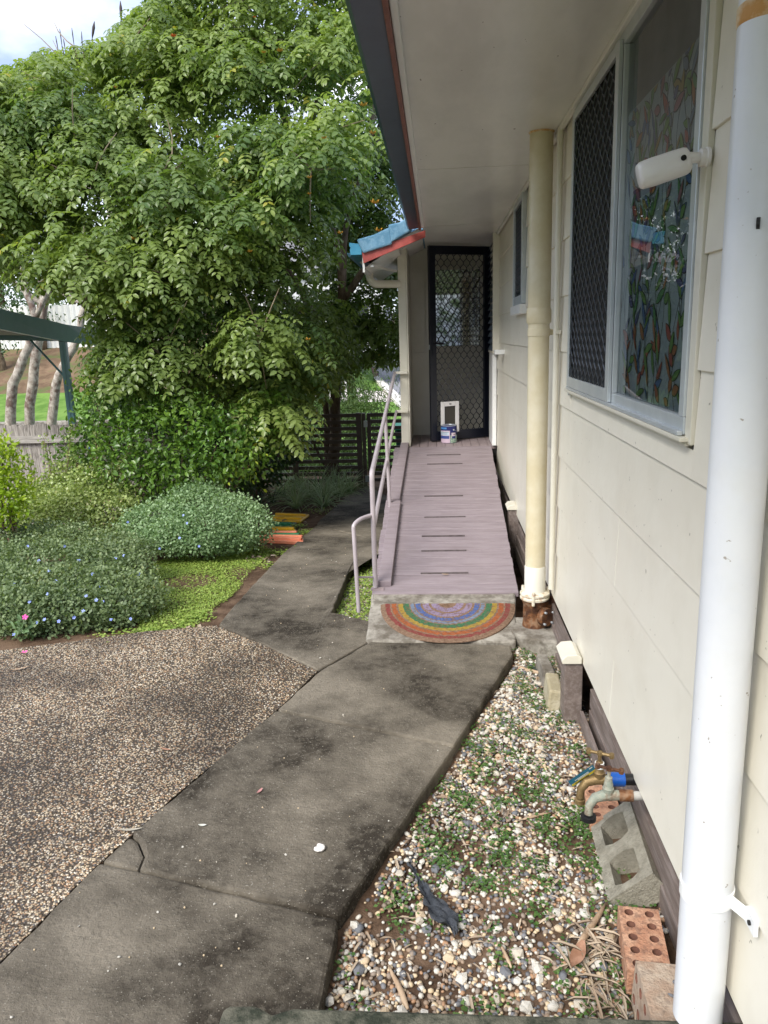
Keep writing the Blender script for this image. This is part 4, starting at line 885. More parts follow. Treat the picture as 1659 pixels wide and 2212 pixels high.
# ================================================================== MAT
mt = thing('door_mat', 'half round coir mat with rainbow stripes below the ramp', 'door mat', (.045, 4.36, padz(0, 4.36)))
cx_, cy_ = at_z(965, 1308, .045).x, at_z(965, 1308, .045).y; ry = cy_-at_z(960, 1389, .008).y; rx = (at_z(1112, 1308, .045).x-at_z(823, 1308, .045).x)/2; cx_ = (at_z(1112, 1308, .045).x+at_z(823, 1308, .045).x)/2
def fibre(name, c, c2): return mat(name, c, .98, c2, 90, 1., 320, .05, col3=(.2, .12, .08), ns3=45, amt3=.8)
cols = [('coir', M_coir), ('crimson', fibre('fibre_crimson', (.24, .05, .05), (.31, .09, .08))), ('orange', fibre('fibre_orange', (.38, .10, .04), (.46, .15, .06))), ('gold', fibre('fibre_gold', (.38, .25, .04), (.48, .34, .09))), ('green', fibre('fibre_green', (.05, .16, .08), (.08, .22, .11))), ('grey', fibre('fibre_grey_blue', (.17, .23, .32), (.26, .32, .42))), ('blue', fibre('fibre_blue', (.08, .13, .34), (.12, .2, .44))), ('lilac', fibre('fibre_lilac', (.28, .22, .34), (.38, .31, .43)))]
C = dict(cols)
rings = [(1.0, .93, 'coir'), (.93, .86, 'crimson'), (.86, .835, 'coir'), (.835, .765, 'orange'), (.765, .735, 'coir'), (.735, .665, 'gold'), (.665, .575, 'green'), (.575, .555, 'coir'), (.555, .50, 'grey'), (.50, .48, 'coir'), (.48, .405, 'blue'), (.405, .37, 'coir'), (.37, .28, 'lilac'), (.28, .24, 'coir'), (.24, .13, 'lilac'), (.13, 0, 'coir')]
base = MB(); S_ = 48
rim = [(cx_+rx*math.cos(PI+PI*k/S_), cy_+ry*math.sin(PI+PI*k/S_)*1.0) for k in range(S_+1)]
for i_, (r1, r0, cn) in enumerate(rings):
    mb = MB(); vs = []; fs = []; nrm_ = .5
    for k in range(S_+1):
        a = PI+PI*k/S_; ca, sa = math.cos(a), math.sin(a)
        for r_ in (r0, r1):
            jit = (.006 if 0 < r_ < 1 else .002)*math.sin(k*2.7+r_*40); x = cx_+(r_+jit)*rx*ca; y = cy_+(r_+jit)*ry*sa
            h = .013+.0015*math.sin(k*3.3+r_*50)-(.006 if r_ == 1 else 0); vs.append((x, y, padz(x, y)+h))
        for r_ in (r0, r1):
            x = cx_+r_*rx*ca; y = cy_+r_*ry*sa; vs.append((x, y, padz(x, y)+.001))
    for k in range(S_):
        a = 4*k; fs.append((a, a+1, a+5, a+4)); fs.append((a+1, a+3, a+7, a+5)) if r1 == 1 else None
    fs.append((0, 1, 3, 2)); fs.append((4*S_, 4*S_+1, 4*S_+3, 4*S_+2))
    mb.add(vs, fs); obj('stripe' if cn != 'coir' else 'border', mb, C[cn], mt)
# fuzzy fibres
n = 9000; a = RNG.uniform(PI, 2*PI, n); r_ = np.sqrt(RNG.random(n)); X = cx_+r_*rx*np.cos(a); Y = cy_+r_*ry*np.sin(a)
zz = np.array([padz(x, y) for x, y in zip(X, Y)])+.012
fwd = np.column_stack([RNG.normal(0, .5, n), RNG.normal(0, .5, n), np.ones(n)*.9]); 
scatter('coir_fibres', [(-.06, 0, 0), (.06, 0, 0), (0, 1, 0)], [(0, 1, 2)], np.column_stack([X, Y, zz]), frames(fwd, RNG.normal(size=(n, 3))), np.full(n, .007), M_coir, mt, kind='stuff')

# ================================================================== PAINT CAN
pc = at_z(970, 956, PF); pc = Vector((pc.x-.0, pc.y+.02, PF+.001))
can = thing('paint_can', 'blue and white paint tin standing in front of the cat flap', 'paint tin', pc)
rc, hc = .086, .185
obj('body', MB().lathe([(rc*.97, 0), (rc, .004), (rc, hc-.006), (rc*.985, hc)], pc, 32), mat('tin_blue', (.015, .02, .13), .3), can, smooth=True)
obj('lid', MB().lathe([(rc*.99, hc-.004), (rc*1.0, hc+.004), (rc*.93, hc+.004), (rc*.9, hc-.003), (.01, hc-.002)], pc, 32), M_alu, can, smooth=True)
def band(a0, a1, z0, z1, m, nm='label_panel', dr=.0008):
    mb = MB(); vs = []
    for k in range(11):
        a = a0+(a1-a0)*k/10
        for z in (z0, z1): vs.append((pc.x+(rc+dr)*math.sin(a), pc.y-(rc+dr)*math.cos(a), pc.z+z))
    mb.add(vs, [(2*k, 2*k+2, 2*k+3, 2*k+1) for k in range(10)]); obj(nm, mb, m, can)
m_pk = mat('tin_pink', (.62, .48, .58), .4); m_pl = mat('tin_pale', (.55, .65, .75), .4); m_gr = mat('tin_green', (.16, .3, .2), .4, (.5, .6, .5), 60)
band(-1.5, .12, .004, .135, m_pk); band(-1.45, .02, .085, .125, m_pl, dr=.0014); band(-1.45, .02, .048, .080, mat('tin_mid', (.05, .08, .28), .4), dr=.0014)
band(.16, 1.3, .004, .085, m_gr); band(.3, .95, .052, .112, mat('tin_white', (.7, .6, .66), .4), dr=.0012); band(.35, .9, .05, .075, mat('tin_mid2', (.03, .05, .2), .4), dr=.0018)
band(-1.45, -.3, .15, .17, mat('tin_sky', (.08, .25, .55), .4)); band(-1.0, -.05, .118, .121, M_blk, dr=.002); band(.55, .85, .088, .094, M_redd, dr=.002)
for zz_ in (.092, .099, .106, .113): band(-1.3, -.2, zz_, zz_+.0025, mat('tin_text', (.25, .32, .42), .5), dr=.002)
ear = MB().lathe([(.011, -.004), (.009, .004)], (0, 0, 0), 12); Me = Matrix.Translation(pc+Vector((rc*math.sin(.62), -rc*math.cos(.62), .142))) @ Matrix.Rotation(.62, 4, 'Z') @ Matrix.Rotation(PI/2, 4, 'X'); ear.v = [tuple(Me @ Vector(v)) for v in ear.v]
obj('handle', ear.tube([pc+Vector((rc*math.sin(a)*1.04, -rc*math.cos(a)*1.04, .142-.075*math.sin((a-.62)/2))) for a in np.linspace(.62, .62+PI, 14)], .002, 6), M_alu, can)

# ================================================================== FENCES, GATE, BIN, CARPORT
FY = 10.8
zt_ = .55; zb_ = -.475
def fence_slats(par, x0, x1, y, n=11):
    for i in range(n):
        zz = zt_-.0245-i*.0923; obj('slat', MB().box(x0, x1, y-.009, y+.009, zz-.0265, zz+.0235), M_gate, par, bevel=.0015)
sf_ = thing('slat_fence', 'dark brown horizontal slat fence behind the leaning tree trunks', 'fence', (-1.6, FY, -.5))
fence_slats(sf_, -2.03, -1.115, FY); fence_slats(sf_, -3.1, -2.0305, FY+.02)
for x in (-2.06, -1.135): obj('post', MB().box(x, x+.075, FY-.045, FY-.0095, zb_-.1, zt_+.01), M_gate, sf_, bevel=.003)
obj('post', MB().box(-1.055, -1.005, FY-.04, FY+.01, zb_-.1, zt_+.005), M_gate, sf_, bevel=.003)
gt = thing('slat_gate', 'dark brown slatted garden gate between the fence post and the porch', 'gate', (-.7, FY, -.46))
fence_slats(gt, -.93, -.15, FY)
obj('frame', MB().box(-.985, -.931, FY-.02, FY+.02, zb_+.02, zt_).box(-.15, -.10, FY-.02, FY+.02, zb_+.02, zt_).box(-.9305, -.1505, FY-.022, FY-.0095, zt_-.022, zt_+.002), M_gate, gt, bevel=.002)
obj('hinge', MB().box(-1.03, -.975, FY-.052, FY-.041, .36, .45), M_alu, gt, bevel=.004)
obj('hinge', MB().box(-1.03, -.975, FY-.052, FY-.041, -.42, -.33), M_alu, gt, bevel=.004)
bn = thing('wheelie_bin', 'dark green wheelie bin with a bright green lid behind the gate', 'bin', (-.35, 12.2, -.6))
obj('body', MB().add([(-.60, 11.95, -.62), (-.10, 11.95, -.62), (-.10, 12.4, -.62), (-.60, 12.4, -.62), (-.66, 11.88, .17), (-.06, 11.88, .17), (-.06, 12.5, .17), (-.66, 12.5, .17)], [(0, 3, 2, 1), (4, 5, 6, 7), (0, 1, 5, 4), (1, 2, 6, 5), (2, 3, 7, 6), (3, 0, 4, 7)]), mat('bin_green', (.03, .10, .07), .5), bn, bevel=.02)
obj('lid', MB().prism([(11.84, .175), (12.55, .175), (12.5, .26), (12.2, .29), (11.86, .23)], -.68, -.04, 'x'), mat('lid_green', (.03, .42, .22), .4), bn, bevel=.01)
obj('wheel', MB().tube([(-.66, 12.42, -.58), (-.60, 12.42, -.58)], .1, 16), M_blk, bn)
pf = thing('paling_fence', 'weathered grey timber paling fence behind the garden bushes, left', 'fence', (-4.6, 9.2, -.9))
x = -6.6; i = 0
while x < -3.0:
    w_ = random.uniform(.066, .075); zt2 = .655+random.uniform(-.014, .012)
    obj('paling', MB().box(x, x+w_, 9.2+random.uniform(-.004, .004), 9.215, -1.1, zt2), M_pal, pf); x += w_+random.uniform(.002, .006)
obj('rail', MB().box(-6.6, -3.0, 9.155, 9.195, .432, .522), mat('weathered_rail', (.30, .28, .26), .85, (.52, .49, .45), 5, .6, 60, .2, stretch=(.8, 10, 10)), pf, bevel=.003)
obj('rail', MB().box(-6.6, -3.0, 9.155, 9.195, -.75, -.66), M_pal, pf)
cp_ = thing('carport', 'green steel carport roof with one slim post behind the paling fence', 'carport', (-4.6, 9.8, -1))
M_cgr = mat('green_steel', (.11, .24, .25), .25, (.13, .27, .28), 2, spec=.6); M_cun = mat('ribbed_underside', (.14, .17, .17), .5, (.2, .23, .22), 30, .6, 20)
cul, cll, cmd, cmu = at_y(-60, 652, 7.4), at_y(-60, 699, 7.4), at_y(140, 738, 9.5), at_y(143, 701, 9.5)
def quad_box(a, b, c, d, t): return MB().add([a, b, c, d, a+t, b+t, c+t, d+t], [(0, 1, 2, 3), (7, 6, 5, 4), (0, 4, 5, 1), (1, 5, 6, 2), (2, 6, 7, 3), (3, 7, 4, 0)])
obj('fascia', quad_box(cul, cmu, cmd, cll, Vector((-.06, .03, 0))), M_cgr, cp_)
rr_, rl_ = at_y(215, 748, 10.6), at_y(215, 712, 10.6)
obj('fascia', quad_box(cmu, rl_, rr_, cmd, Vector((-.03, .05, 0))), M_cgr, cp_)
far = Vector((-9.5, 13, 1.75))
obj('roof_sheet', quad_box(cll+Vector((-.05, .02, .03)), cmd+Vector((-.05, .02, .03)), Vector((-5.4, 13.6, cmd.z+.05)), Vector((-10, 12, cll.z+.1)), Vector((0, 0, .05))), M_cun, cp_)
obj('beam', MB().bar(Vector((-10, 11.9, cll.z+.06)), Vector((-5.2, 13.5, cmd.z+.02)), .05, .10), M_cgr, cp_)
pt = at_y(137, 741, 9.6); obj('post', MB().box(pt.x-.043, pt.x+.043, 9.56, 9.62, -1.3, pt.z+.03).box(pt.x-.006, pt.x+.006, 9.552, 9.5595, -1.3, pt.z), M_cgr, cp_, bevel=.004)
ba, bb_ = at_y(66, 735, 10.0), at_y(138, 812, 9.62); obj('brace', MB().tube([ba, ba.lerp(bb_, .12), bb_], .014, 8), M_cgr, cp_)
# white corrugated boundary fence up on the bank
wf = thing('sheet_fence', 'white ribbed metal fence at the top of the red soil bank', 'fence', (-16, 39, .8))
poly = []
for i in range(-150, 1): poly.append((-14+i*.1, 39.2+(.05 if i % 3 == 0 else 0)))
poly += [(-14, 39.4), (-29, 39.4)]
obj('sheeting', MB().prism(poly, 1.35, 3.6), mat('white_sheet', (.72, .72, .68), .5), wf)
wf2 = thing('rendered_house', 'pale house wall glimpsed far behind the main tree', 'house', (-9, 46, 1))
obj('wall', MB().box(-13, -3, 47, 54, .5, 5.2), mat('pale_render', (.55, .55, .56), .8), wf2); obj('roof', MB().prism([(-13.5, 5.2), (-8, 7.4), (-2.5, 5.2)], 46.6, 54.4, 'y'), mat('grey_roof', (.25, .25, .27), .7), wf2)
for i in range(3): obj('window', MB().box(-12+i*3.2, -10.4+i*3.2, 46.95, 46.99, 2, 3.6), M_glassd, wf2)

# ================================================================== TREES
def limb_path(a, b, bend=.08, n=7, seed=0):
    r = random.Random(seed); a, b = Vector(a), Vector(b); L_ = (b-a).length; pts = []
    o1 = Vector((r.uniform(-1, 1), r.uniform(-1, 1), r.uniform(-.3, .3)))*bend*L_
    for i in range(n):
        t = i/(n-1); pts.append(a.lerp(b, t)+o1*math.sin(PI*t)+Vector((r.uniform(-1, 1), r.uniform(-1, 1), 0))*.01*L_)
    return pts
def inside(px_, py_, poly):
    c = False; n = len(poly)
    for i in range(n):
        (x1, y1), (x2, y2) = poly[i], poly[(i+1) % n]
        if (y1 > py_) != (y2 > py_) and px_ < (x2-x1)*(py_-y1)/(y2-y1)+x1: c = not c
    return c
tree = thing('leafy_tree', 'huge tree with drooping glossy compound leaves and a few orange flowers filling the left', 'tree', (-1.4, 10.1, -.5))
outline = [(-140, 170), (0, 150), (45, 128), (91, 108), (163, 104), (232, 90), (262, 55), (310, 10), (400, -80), (560, -150), (800, -200), (930, -60), (960, 250), (900, 420), (890, 560), (900, 760), (850, 790), (800, 775), (740, 800), (690, 830), (650, 880), (625, 950), (575, 960), (540, 880), (480, 840), (400, 820), (320, 850), (240, 850), (215, 790), (225, 710), (205, 640), (118, 592), (40, 588), (-140, 560)]
holes = [(-5, 520, 45), (775, 180, 42), (640, 262, 26), (15, 40, 40), (30, 590, 30), (790, 60, 22)]
clefts = [(420, 290, 62), (470, 625, 30), (640, 590, 34), (270, 215, 28), (600, 430, 25), (150, 480, 20)]
rt = random.Random(11); blobs = []
tries = 0
while len(blobs) < 124 and tries < 12000:
    tries += 1; x = rt.uniform(-120, 940); y = rt.uniform(-180, 950)
    if not inside(x, y, outline) or any((x-hx)**2+(y-hy)**2 < (hr+34)**2 for hx, hy, hr in holes) or any((x-hx)**2+(y-hy)**2 < (hr+38)**2 for hx, hy, hr in clefts): continue
    yb = 6.9+1.9*abs((y-560)/560)**1.2+rt.uniform(-.35, .9) if y < 600 else 6.9+rt.uniform(-.1, 1.0)
    if x > 690 and y > 330: yb = 10.1+rt.uniform(0, .7)
    elif x > 640 and y > 420: yb = 8.2+rt.uniform(0, .8)
    r = rt.choice((rt.uniform(.2, .34), rt.uniform(.34, .52)))
    p = at_y(x, y, yb)
    if any((p-Vector(b[:3])).length < .62*(r+b[3]) for b in blobs): continue
    blobs.append((p.x, p.y, p.z, r, r*.95, r*.72))
back = []
for i in range(64):
    for _ in range(60):
        x = rt.uniform(-60, 900); y = rt.uniform(-100, 840)
        if inside(x, y, outline) and not any((x-hx)**2+(y-hy)**2 < (hr+30)**2 for hx, hy, hr in holes): break
    if 33 < i < 46: x, y = 240+(i-34)*32+rt.uniform(-10, 10), rt.uniform(790, 850)
    if i >= 46: x, y = 200+(i-46)*26+rt.uniform(-10, 10), rt.uniform(560, 760)
    p = at_y(x, y, rt.uniform(9.9, 10.9)); r = rt.uniform(.6, .85); back.append((p.x, p.y, p.z, r, r, r*.85))
P, D, B = blob_leaves(blobs, 205, True, (.5, 1.12)); P = P+RNG.normal(scale=.07, size=P.shape)
def keep_crown(P, poly, grow=0):
    c = (P-CO) @ CM; px_ = CX+F_PX*c[:, 0]/c[:, 2]; py_ = CY+F_PX*c[:, 1]/c[:, 2]
    k = in_poly(px_, py_, poly); X_, Y_, Z_ = P[:, 0], P[:, 1], P[:, 2]
    return k & ~((X_ > -1.05) & (Y_ < 9.6) & (Z_ < 3.0)) & ~((X_ > -.55) & (Y_ < 9.6)) & ~((X_ > -.32) & (Y_ < 10.6) & (Z_ < 3.2))
k = keep_crown(P, outline); P, D, B = P[k], D[k], B[k]
def frond_mass(name, P, D, B, nb, m, parent, fl=.28, lf=.068, pairs=5, tag=None):
    n = len(P); out = D*np.array([.8, .8, .5])+RNG.normal(0, .42, (n, 3)); out[:, 2] = np.abs(out[:, 2])*.25
    out /= np.linalg.norm(out, axis=1, keepdims=True); up = np.tile([0, 0, 1.], (n, 1))+RNG.normal(0, .14, (n, 3))
    R = frames(out, up); L_ = fl*RNG.uniform(.7, 1.15, n); bt = RNG.random(nb)
    gx = 1-np.clip((P[:, 2]-1)/6, 0, 1)                         # unused weight kept small
    ft = np.clip(.55*bt[B]+.30*RNG.random(n), 0, .8)
    yl = RNG.random(n) < .045; ft = np.where(yl, .9, ft)
    leafs, Rl, sc, tn = [], [], [], []
    def curve(t): return np.stack([np.zeros_like(t), L_*t*.80, -L_*.75*t*t+L_*.15*t], 1)
    ts = [(j+1)/(pairs+.6) for j in range(pairs)]
    for t in ts:
        for sg in (-1, 1):
            c = curve(np.full(n, t)); pos = P+np.einsum('nij,nj->ni', R, c)
            tg = np.array([0, .8, .15-1.5*t]); tg = tg/np.linalg.norm(tg); nn_ = np.array([0, -tg[2], tg[1]])
            ld = np.array([sg*.9, 0, 0])+tg*.42-nn_*.22+RNG.normal(0, .10, (n, 3)); lu = np.tile(nn_+np.array([sg*.2, 0, 0]), (n, 1))
            ldw = np.einsum('nij,nj->ni', R, ld); luw = np.einsum('nij,nj->ni', R, lu); leafs.append(pos); Rl.append(frames(ldw, luw)); sc.append(lf*RNG.uniform(.8, 1.15, n)*(1-.25*abs(t-.55))*L_/fl); tn.append(ft+RNG.normal(0, .07, n))
    c = curve(np.full(n, .95)); pos = P+np.einsum('nij,nj->ni', R, c); ldw = np.einsum('nij,nj->ni', R, np.tile([0, .6, -.9], (n, 1))); luw = np.einsum('nij,nj->ni', R, np.tile([0, .8, .6], (n, 1)))
    leafs.append(pos); Rl.append(frames(ldw, luw)); sc.append(lf*np.ones(n)); tn.append(ft)
    return scatter(name, leaf_shape(LEAF_V, 1.15), LEAF_F, np.concatenate(leafs), np.concatenate(Rl), np.concatenate(sc), m, parent, np.clip(np.concatenate(tn), 0, 1))
hole_w = [(at_y(hx, hy, 8), hr*8/F_PX) for hx, hy, hr in holes]
print('fronds', len(P))
frond_mass('crown', P, D, B, len(blobs), M_ltree, tree)
foliage('inner_foliage', back, 62, .13, M_ltree, tree, width=1.0, droop=.6, blobtint=.3, kill=lambda P: ~keep_crown(P, outline+[(-140, 900), (620, 1000), (640, 860)] if False else [(p[0], p[1]+(90 if 600 < p[1] < 900 and p[0] < 700 and p[0] > 220 else 0)) for p in outline]))
tr_parts = []
tk = MB(); base0 = N(722, 1046); base0 = Vector((base0.x, base0.y, -.55)); tp = at_y(738, 640, base0.y)
obj('trunk', MB().tube(limb_path(base0, tp, .02, 8, 3), [.098, .088, .082, .078, .074, .07, .066, .06], 14), M_bark, tree, smooth='all')
b1 = base0+Vector((-.12, .05, 0)); t1_ = at_y(692, 700, base0.y); obj('trunk', MB().tube(limb_path(b1, t1_, .05, 8, 5), [.055, .05, .048, .046, .044, .042, .04, .036], 12), M_bark, tree, smooth='all')
b2 = at_slope(596, 1050); obj('trunk', MB().tube(limb_path((b2.x, 9.4, -.5), at_y(600, 780, 9.2), .04, 7, 8), [.075, .07, .066, .06, .056, .052, .05], 12), M_bark, tree, smooth='all')
obj('branch', MB().tube(limb_path(at_y(700, 1003, base0.y-.03), at_y(664, 925, base0.y-.3), .06, 5, 9), [.022, .02, .016, .012, .008], 8), M_bark, tree, smooth='all')
for i, (xa, ya, xb, yb) in enumerate(((738, 645, 640, 330), (738, 650, 800, 330), (692, 705, 480, 420), (640, 330, 700, 60), (800, 330, 770, 30), (480, 420, 300, 260), (600, 780, 380, 560), (640, 330, 560, 150), (480, 420, 150, 380), (800, 330, 850, 200), (380, 560, 120, 520), (692, 705, 560, 560), (560, 560, 470, 500), (738, 650, 860, 480), (700, 200, 790, 90), (600, 780, 500, 640))):
    obj('branch', MB().tube(limb_path(at_y(xa, ya, 9.6), at_y(xb, yb, 9.0+.3*(i % 3)), .10, 7, 20+i), [.05, .046, .04, .034, .028, .022, .015], 9), M_bark, tree, smooth='all')
tw = MB()
for i in range(420):
    b = rt.choice(blobs+back); p = Vector(b[:3]); q = p+Vector((rt.uniform(-.5, .5), rt.uniform(-.3, .3), rt.uniform(-.5, .5))); tw.tube(limb_path(p, q, .12, 4, i), [.009, .007, .005, .003], 5)
obj('twigs', tw, mat('twig_bark', (.20, .15, .10), .9, (.30, .24, .17), 9), tree, kind='stuff')
M_pod = mat('dark_seed_pod', (.05, .035, .035), .7)
for i, (xa, ya, xb, yb) in enumerate(((260, 2, 262, 46), (204, 46, 199, 84), (129, 62, 134, 100), (137, 84, 141, 108), (155, 60, 160, 98), (120, 78, 126, 110), (176, 68, 178, 105))):
    a, b = at_y(xa, ya, 8.8), at_y(xb, yb, 8.8); k_ = .016 if i < 2 else .006
    obj('seed_pod', MB().tube([a, a.lerp(b, .35), a.lerp(b, .7), b], [.003, k_, k_*.8, .003], 8), M_pod, tree, smooth='all')
    obj('twig', MB().tube([b, b+Vector((.02, .05, -.30))], .006, 5), M_bark, tree)
def flower(p, r, m, par, n=7, nm='flower'):
    mb = MB()
    for k in range(n):
        a = 2*PI*k/n; u = Vector((math.cos(a), math.sin(a)*.6-.3, .4)).normalized(); v = u.cross(Vector((0, 0, 1))).normalized()
        mb.add([p, p+u*r*.6+v*r*.3, p+u*r+Vector((0, 0, r*.3)), p+u*r*.6-v*r*.3], [(0, 1, 2, 3)])
    return obj(nm, mb, m, par)
M_orf = mat('orange_flower', (.75, .12, .03), .5, (.8, .2, .03), 30); M_ybud = mat('golden_bud', (.62, .34, .03), .6, (.45, .22, .03), 40)
for (x, y, r, m_) in ((375, 80, .06, M_orf), (471, 298, .05, M_ybud), (383, 291, .03, M_bark), (550, 38, .03, M_orf), (287, 518, .06, M_ybud), (605, 112, .07, M_ybud), (540, 545, .05, M_ybud), (668, 385, .05, M_ybud), (570, 115, .05, M_ybud), (668, 420, .04, M_ybud), (810, 440, .08, M_ybud), (818, 500, .07, M_ybud), (700, 300, .05, M_ybud), (785, 230, .08, M_ybud), (805, 290, .06, M_ybud), (735, 505, .05, M_ybud), (250, 190, .04, M_ybud), (430, 460, .03, M_ybud), (665, 735, .05, M_ybud)):
    yy = 6.7 if y > 280 else 7.4; flower(at_y(x, y, yy), r*.55, m_, tree)

# right hand thin tree stems against the sky, and wispy tree beyond the gate
wt = thing('wispy_tree', 'fine leaved weeping tree beyond the gate, beside the street', 'tree', (-1.6, 15.5, -1))
wb = []
for (x, y, r, yy) in ((770, 850, .55, 15), (740, 900, .5, 14.5), (800, 885, .40, 14), (700, 880, .6, 15), (730, 820, .5, 15), (800, 930, .35, 13.5), (820, 1000, .3, 13.5), (740, 960, .5, 14), (640, 880, .5, 14.5), (600, 960, .5, 14.5), (660, 960, .5, 14), (700, 980, .55, 13.6), (740, 1010, .4, 13.4), (620, 1000, .5, 13.6), (560, 950, .7, 14.2), (520, 880, .8, 14.6), (660, 800, .6, 15), (600, 820, .7, 15)): p = at_y(x, y, yy); wb.append((p.x, p.y, p.z, r, r, r*.8))
foliage('crown', wb, 420, .10, M_lfar, wt, width=.4, droop=1.0, front=False, shell=(.3, 1.15), noise_amp=.5)
wb2 = [(*at_y(862, 800, 12.5), .12, .2, .28), (*at_y(850, 760, 12.5), .22, .2, .25), (*at_y(866, 870, 12.5), .06, .1, .22), (*at_y(835, 775, 13), .2, .2, .15)]
foliage('drooping_branch', wb2, 500, .05, M_lfar, wt, width=.3, droop=1.2, front=False, shell=(.1, 1.3), noise_amp=.6)
obj('trunk', MB().tube(limb_path((-1.9, 15.5, -1), (-1.7, 15.2, 1.2), .05, 6, 2), [.12, .11, .1, .09, .08, .07], 10), M_bark, wt, smooth='all')
# pale barked trees behind the fence, left
pts_ = [((10, 930), (28, 830), (62, 745), (75, 690), (40, 560), (-20, 430), .095, 15.0), ((45, 930), (70, 830), (80, 745), (95, 660), (100, 560), (30, 470), .10, 15.5), ((88, 930), (120, 830), (160, 750), (185, 660), (250, 560), (230, 420), .088, 15.2)]
names_ = ['leftmost of the three pale barked trees behind the paling fence', 'middle of the three pale barked trees, with a dark bark scar', 'right of the three pale barked trees, leaning towards the carport post']
for ti, (spec_, lab) in enumerate(zip(pts_, names_)):
    *pp, r0, yy = spec_; P3 = [at_y(x, y, yy) for x, y in pp]; P3[0].z -= .8
    t = thing('pale_tree', lab, 'tree', P3[0], group='pale barked trees behind the paling fence'); rr0 = [r0*1.15, r0, r0*.85, r0*.75, r0*.55, r0*.35]
    fine, fr_ = [], []
    for i in range(len(P3)-1):
        for k in range(4): u = k/4; fine.append(P3[i].lerp(P3[i+1], u)+Vector((random.uniform(-.03, .03), 0, 0))); fr_.append((rr0[i]*(1-u)+rr0[i+1]*u)*random.uniform(.93, 1.08))
    obj('trunk', MB().tube(fine, fr_, 16), M_pbark, t, smooth='all')
    for j in range(7):
        s_ = P3[3+j % 3]; e = s_+Vector((random.uniform(-2.2, 1.2), random.uniform(-1, 1), random.uniform(.4, 2.2))); obj('branch', MB().tube(limb_path(s_, e, .12, 7, 40+j+ti*9), [.06, .05, .042, .034, .026, .018, .01], 7), M_pbark, t, smooth='all')
    cb = []
    for j in range(7):
        x = [0, 30, 90][ti]+random.uniform(-80, 60); y = random.uniform(230, 560); p = at_y(x, y, yy+random.uniform(-.5, 1.5)); r = random.uniform(.45, .8); cb.append((p.x, p.y, p.z, r, r, r*.6))
    foliage('crown', cb, 60, .10, M_lfar, t, width=.7, droop=.7, front=False, shell=(.2, 1.15), noise_amp=.8)
# distant trees: behind the bank, right over the street, and behind the photographer (seen in the glass)
def far_tree(x, y, h, r, lab, m=None, dens=12, nb=12, sz=.32, group='distant trees', stem=True):
    z0 = float(terrain(x, y)); t = thing('distant_tree', lab, 'tree', (x, y, z0), group=group); cb = []
    for j in range(nb): a = random.uniform(0, 6.28); q = random.uniform(0, r*.75); cb.append((x+q*math.cos(a), y+q*math.sin(a), z0+h*random.uniform(.35, .95), r*random.uniform(.4, .6), r*random.uniform(.4, .6), r*random.uniform(.32, .5)))
    foliage('crown', cb, dens, sz, m or M_lfar, t, width=.9, droop=.3, front=False, shell=(.4, 1.1), noise_amp=.6)
    if stem: obj('trunk', MB().tube(limb_path((x, y, z0-.3), (x, y, z0+h*.8), .06, 6, int(abs(x*7))), [.22, .2, .17, .13, .09, .05], 8), M_bark, t, smooth='all')
for i_, (x, y, h, r) in enumerate(sorted(((-33, 46, 8, 4), (-27, 48, 8, 4), (-21, 45, 7, 3.5), (-17, 50, 8.5, 4), (-12, 56, 9, 4), (-6, 60, 9, 4.5), (1, 66, 8, 4.5), (-12.5, 40, 4.6, 2.0), (-38, 42, 7, 4)), key=lambda q: q[0]/q[1])):
    far_tree(x, y, h, r, 'distant green tree beyond the street and soil bank, %s from the left' % ORDW[i_])
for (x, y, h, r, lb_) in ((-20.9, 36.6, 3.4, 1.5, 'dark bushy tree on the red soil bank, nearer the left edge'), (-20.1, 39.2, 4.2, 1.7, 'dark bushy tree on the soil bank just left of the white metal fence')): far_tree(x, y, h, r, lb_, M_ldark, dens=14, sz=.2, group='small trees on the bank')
for (x, y, h, r) in ((-14, -12, 8, 4.5), (-22, -8, 9, 5), (-9, -16, 9, 5), (-3, -22, 4.5, 3), (-16, -20, 10, 5), (-17, 0, 7, 4), (-13, 8, 6, 3.2), (3, -24, 4.5, 3)): far_tree(x, y, h, r, 'garden tree out of frame, reflected in the window panes', M_lfar, dens=3, sz=.5, group='trees behind the photographer')
drape('back_lawn', lambda y: (-30, 5), -30, -3, .03, M_grass, 20, 20)

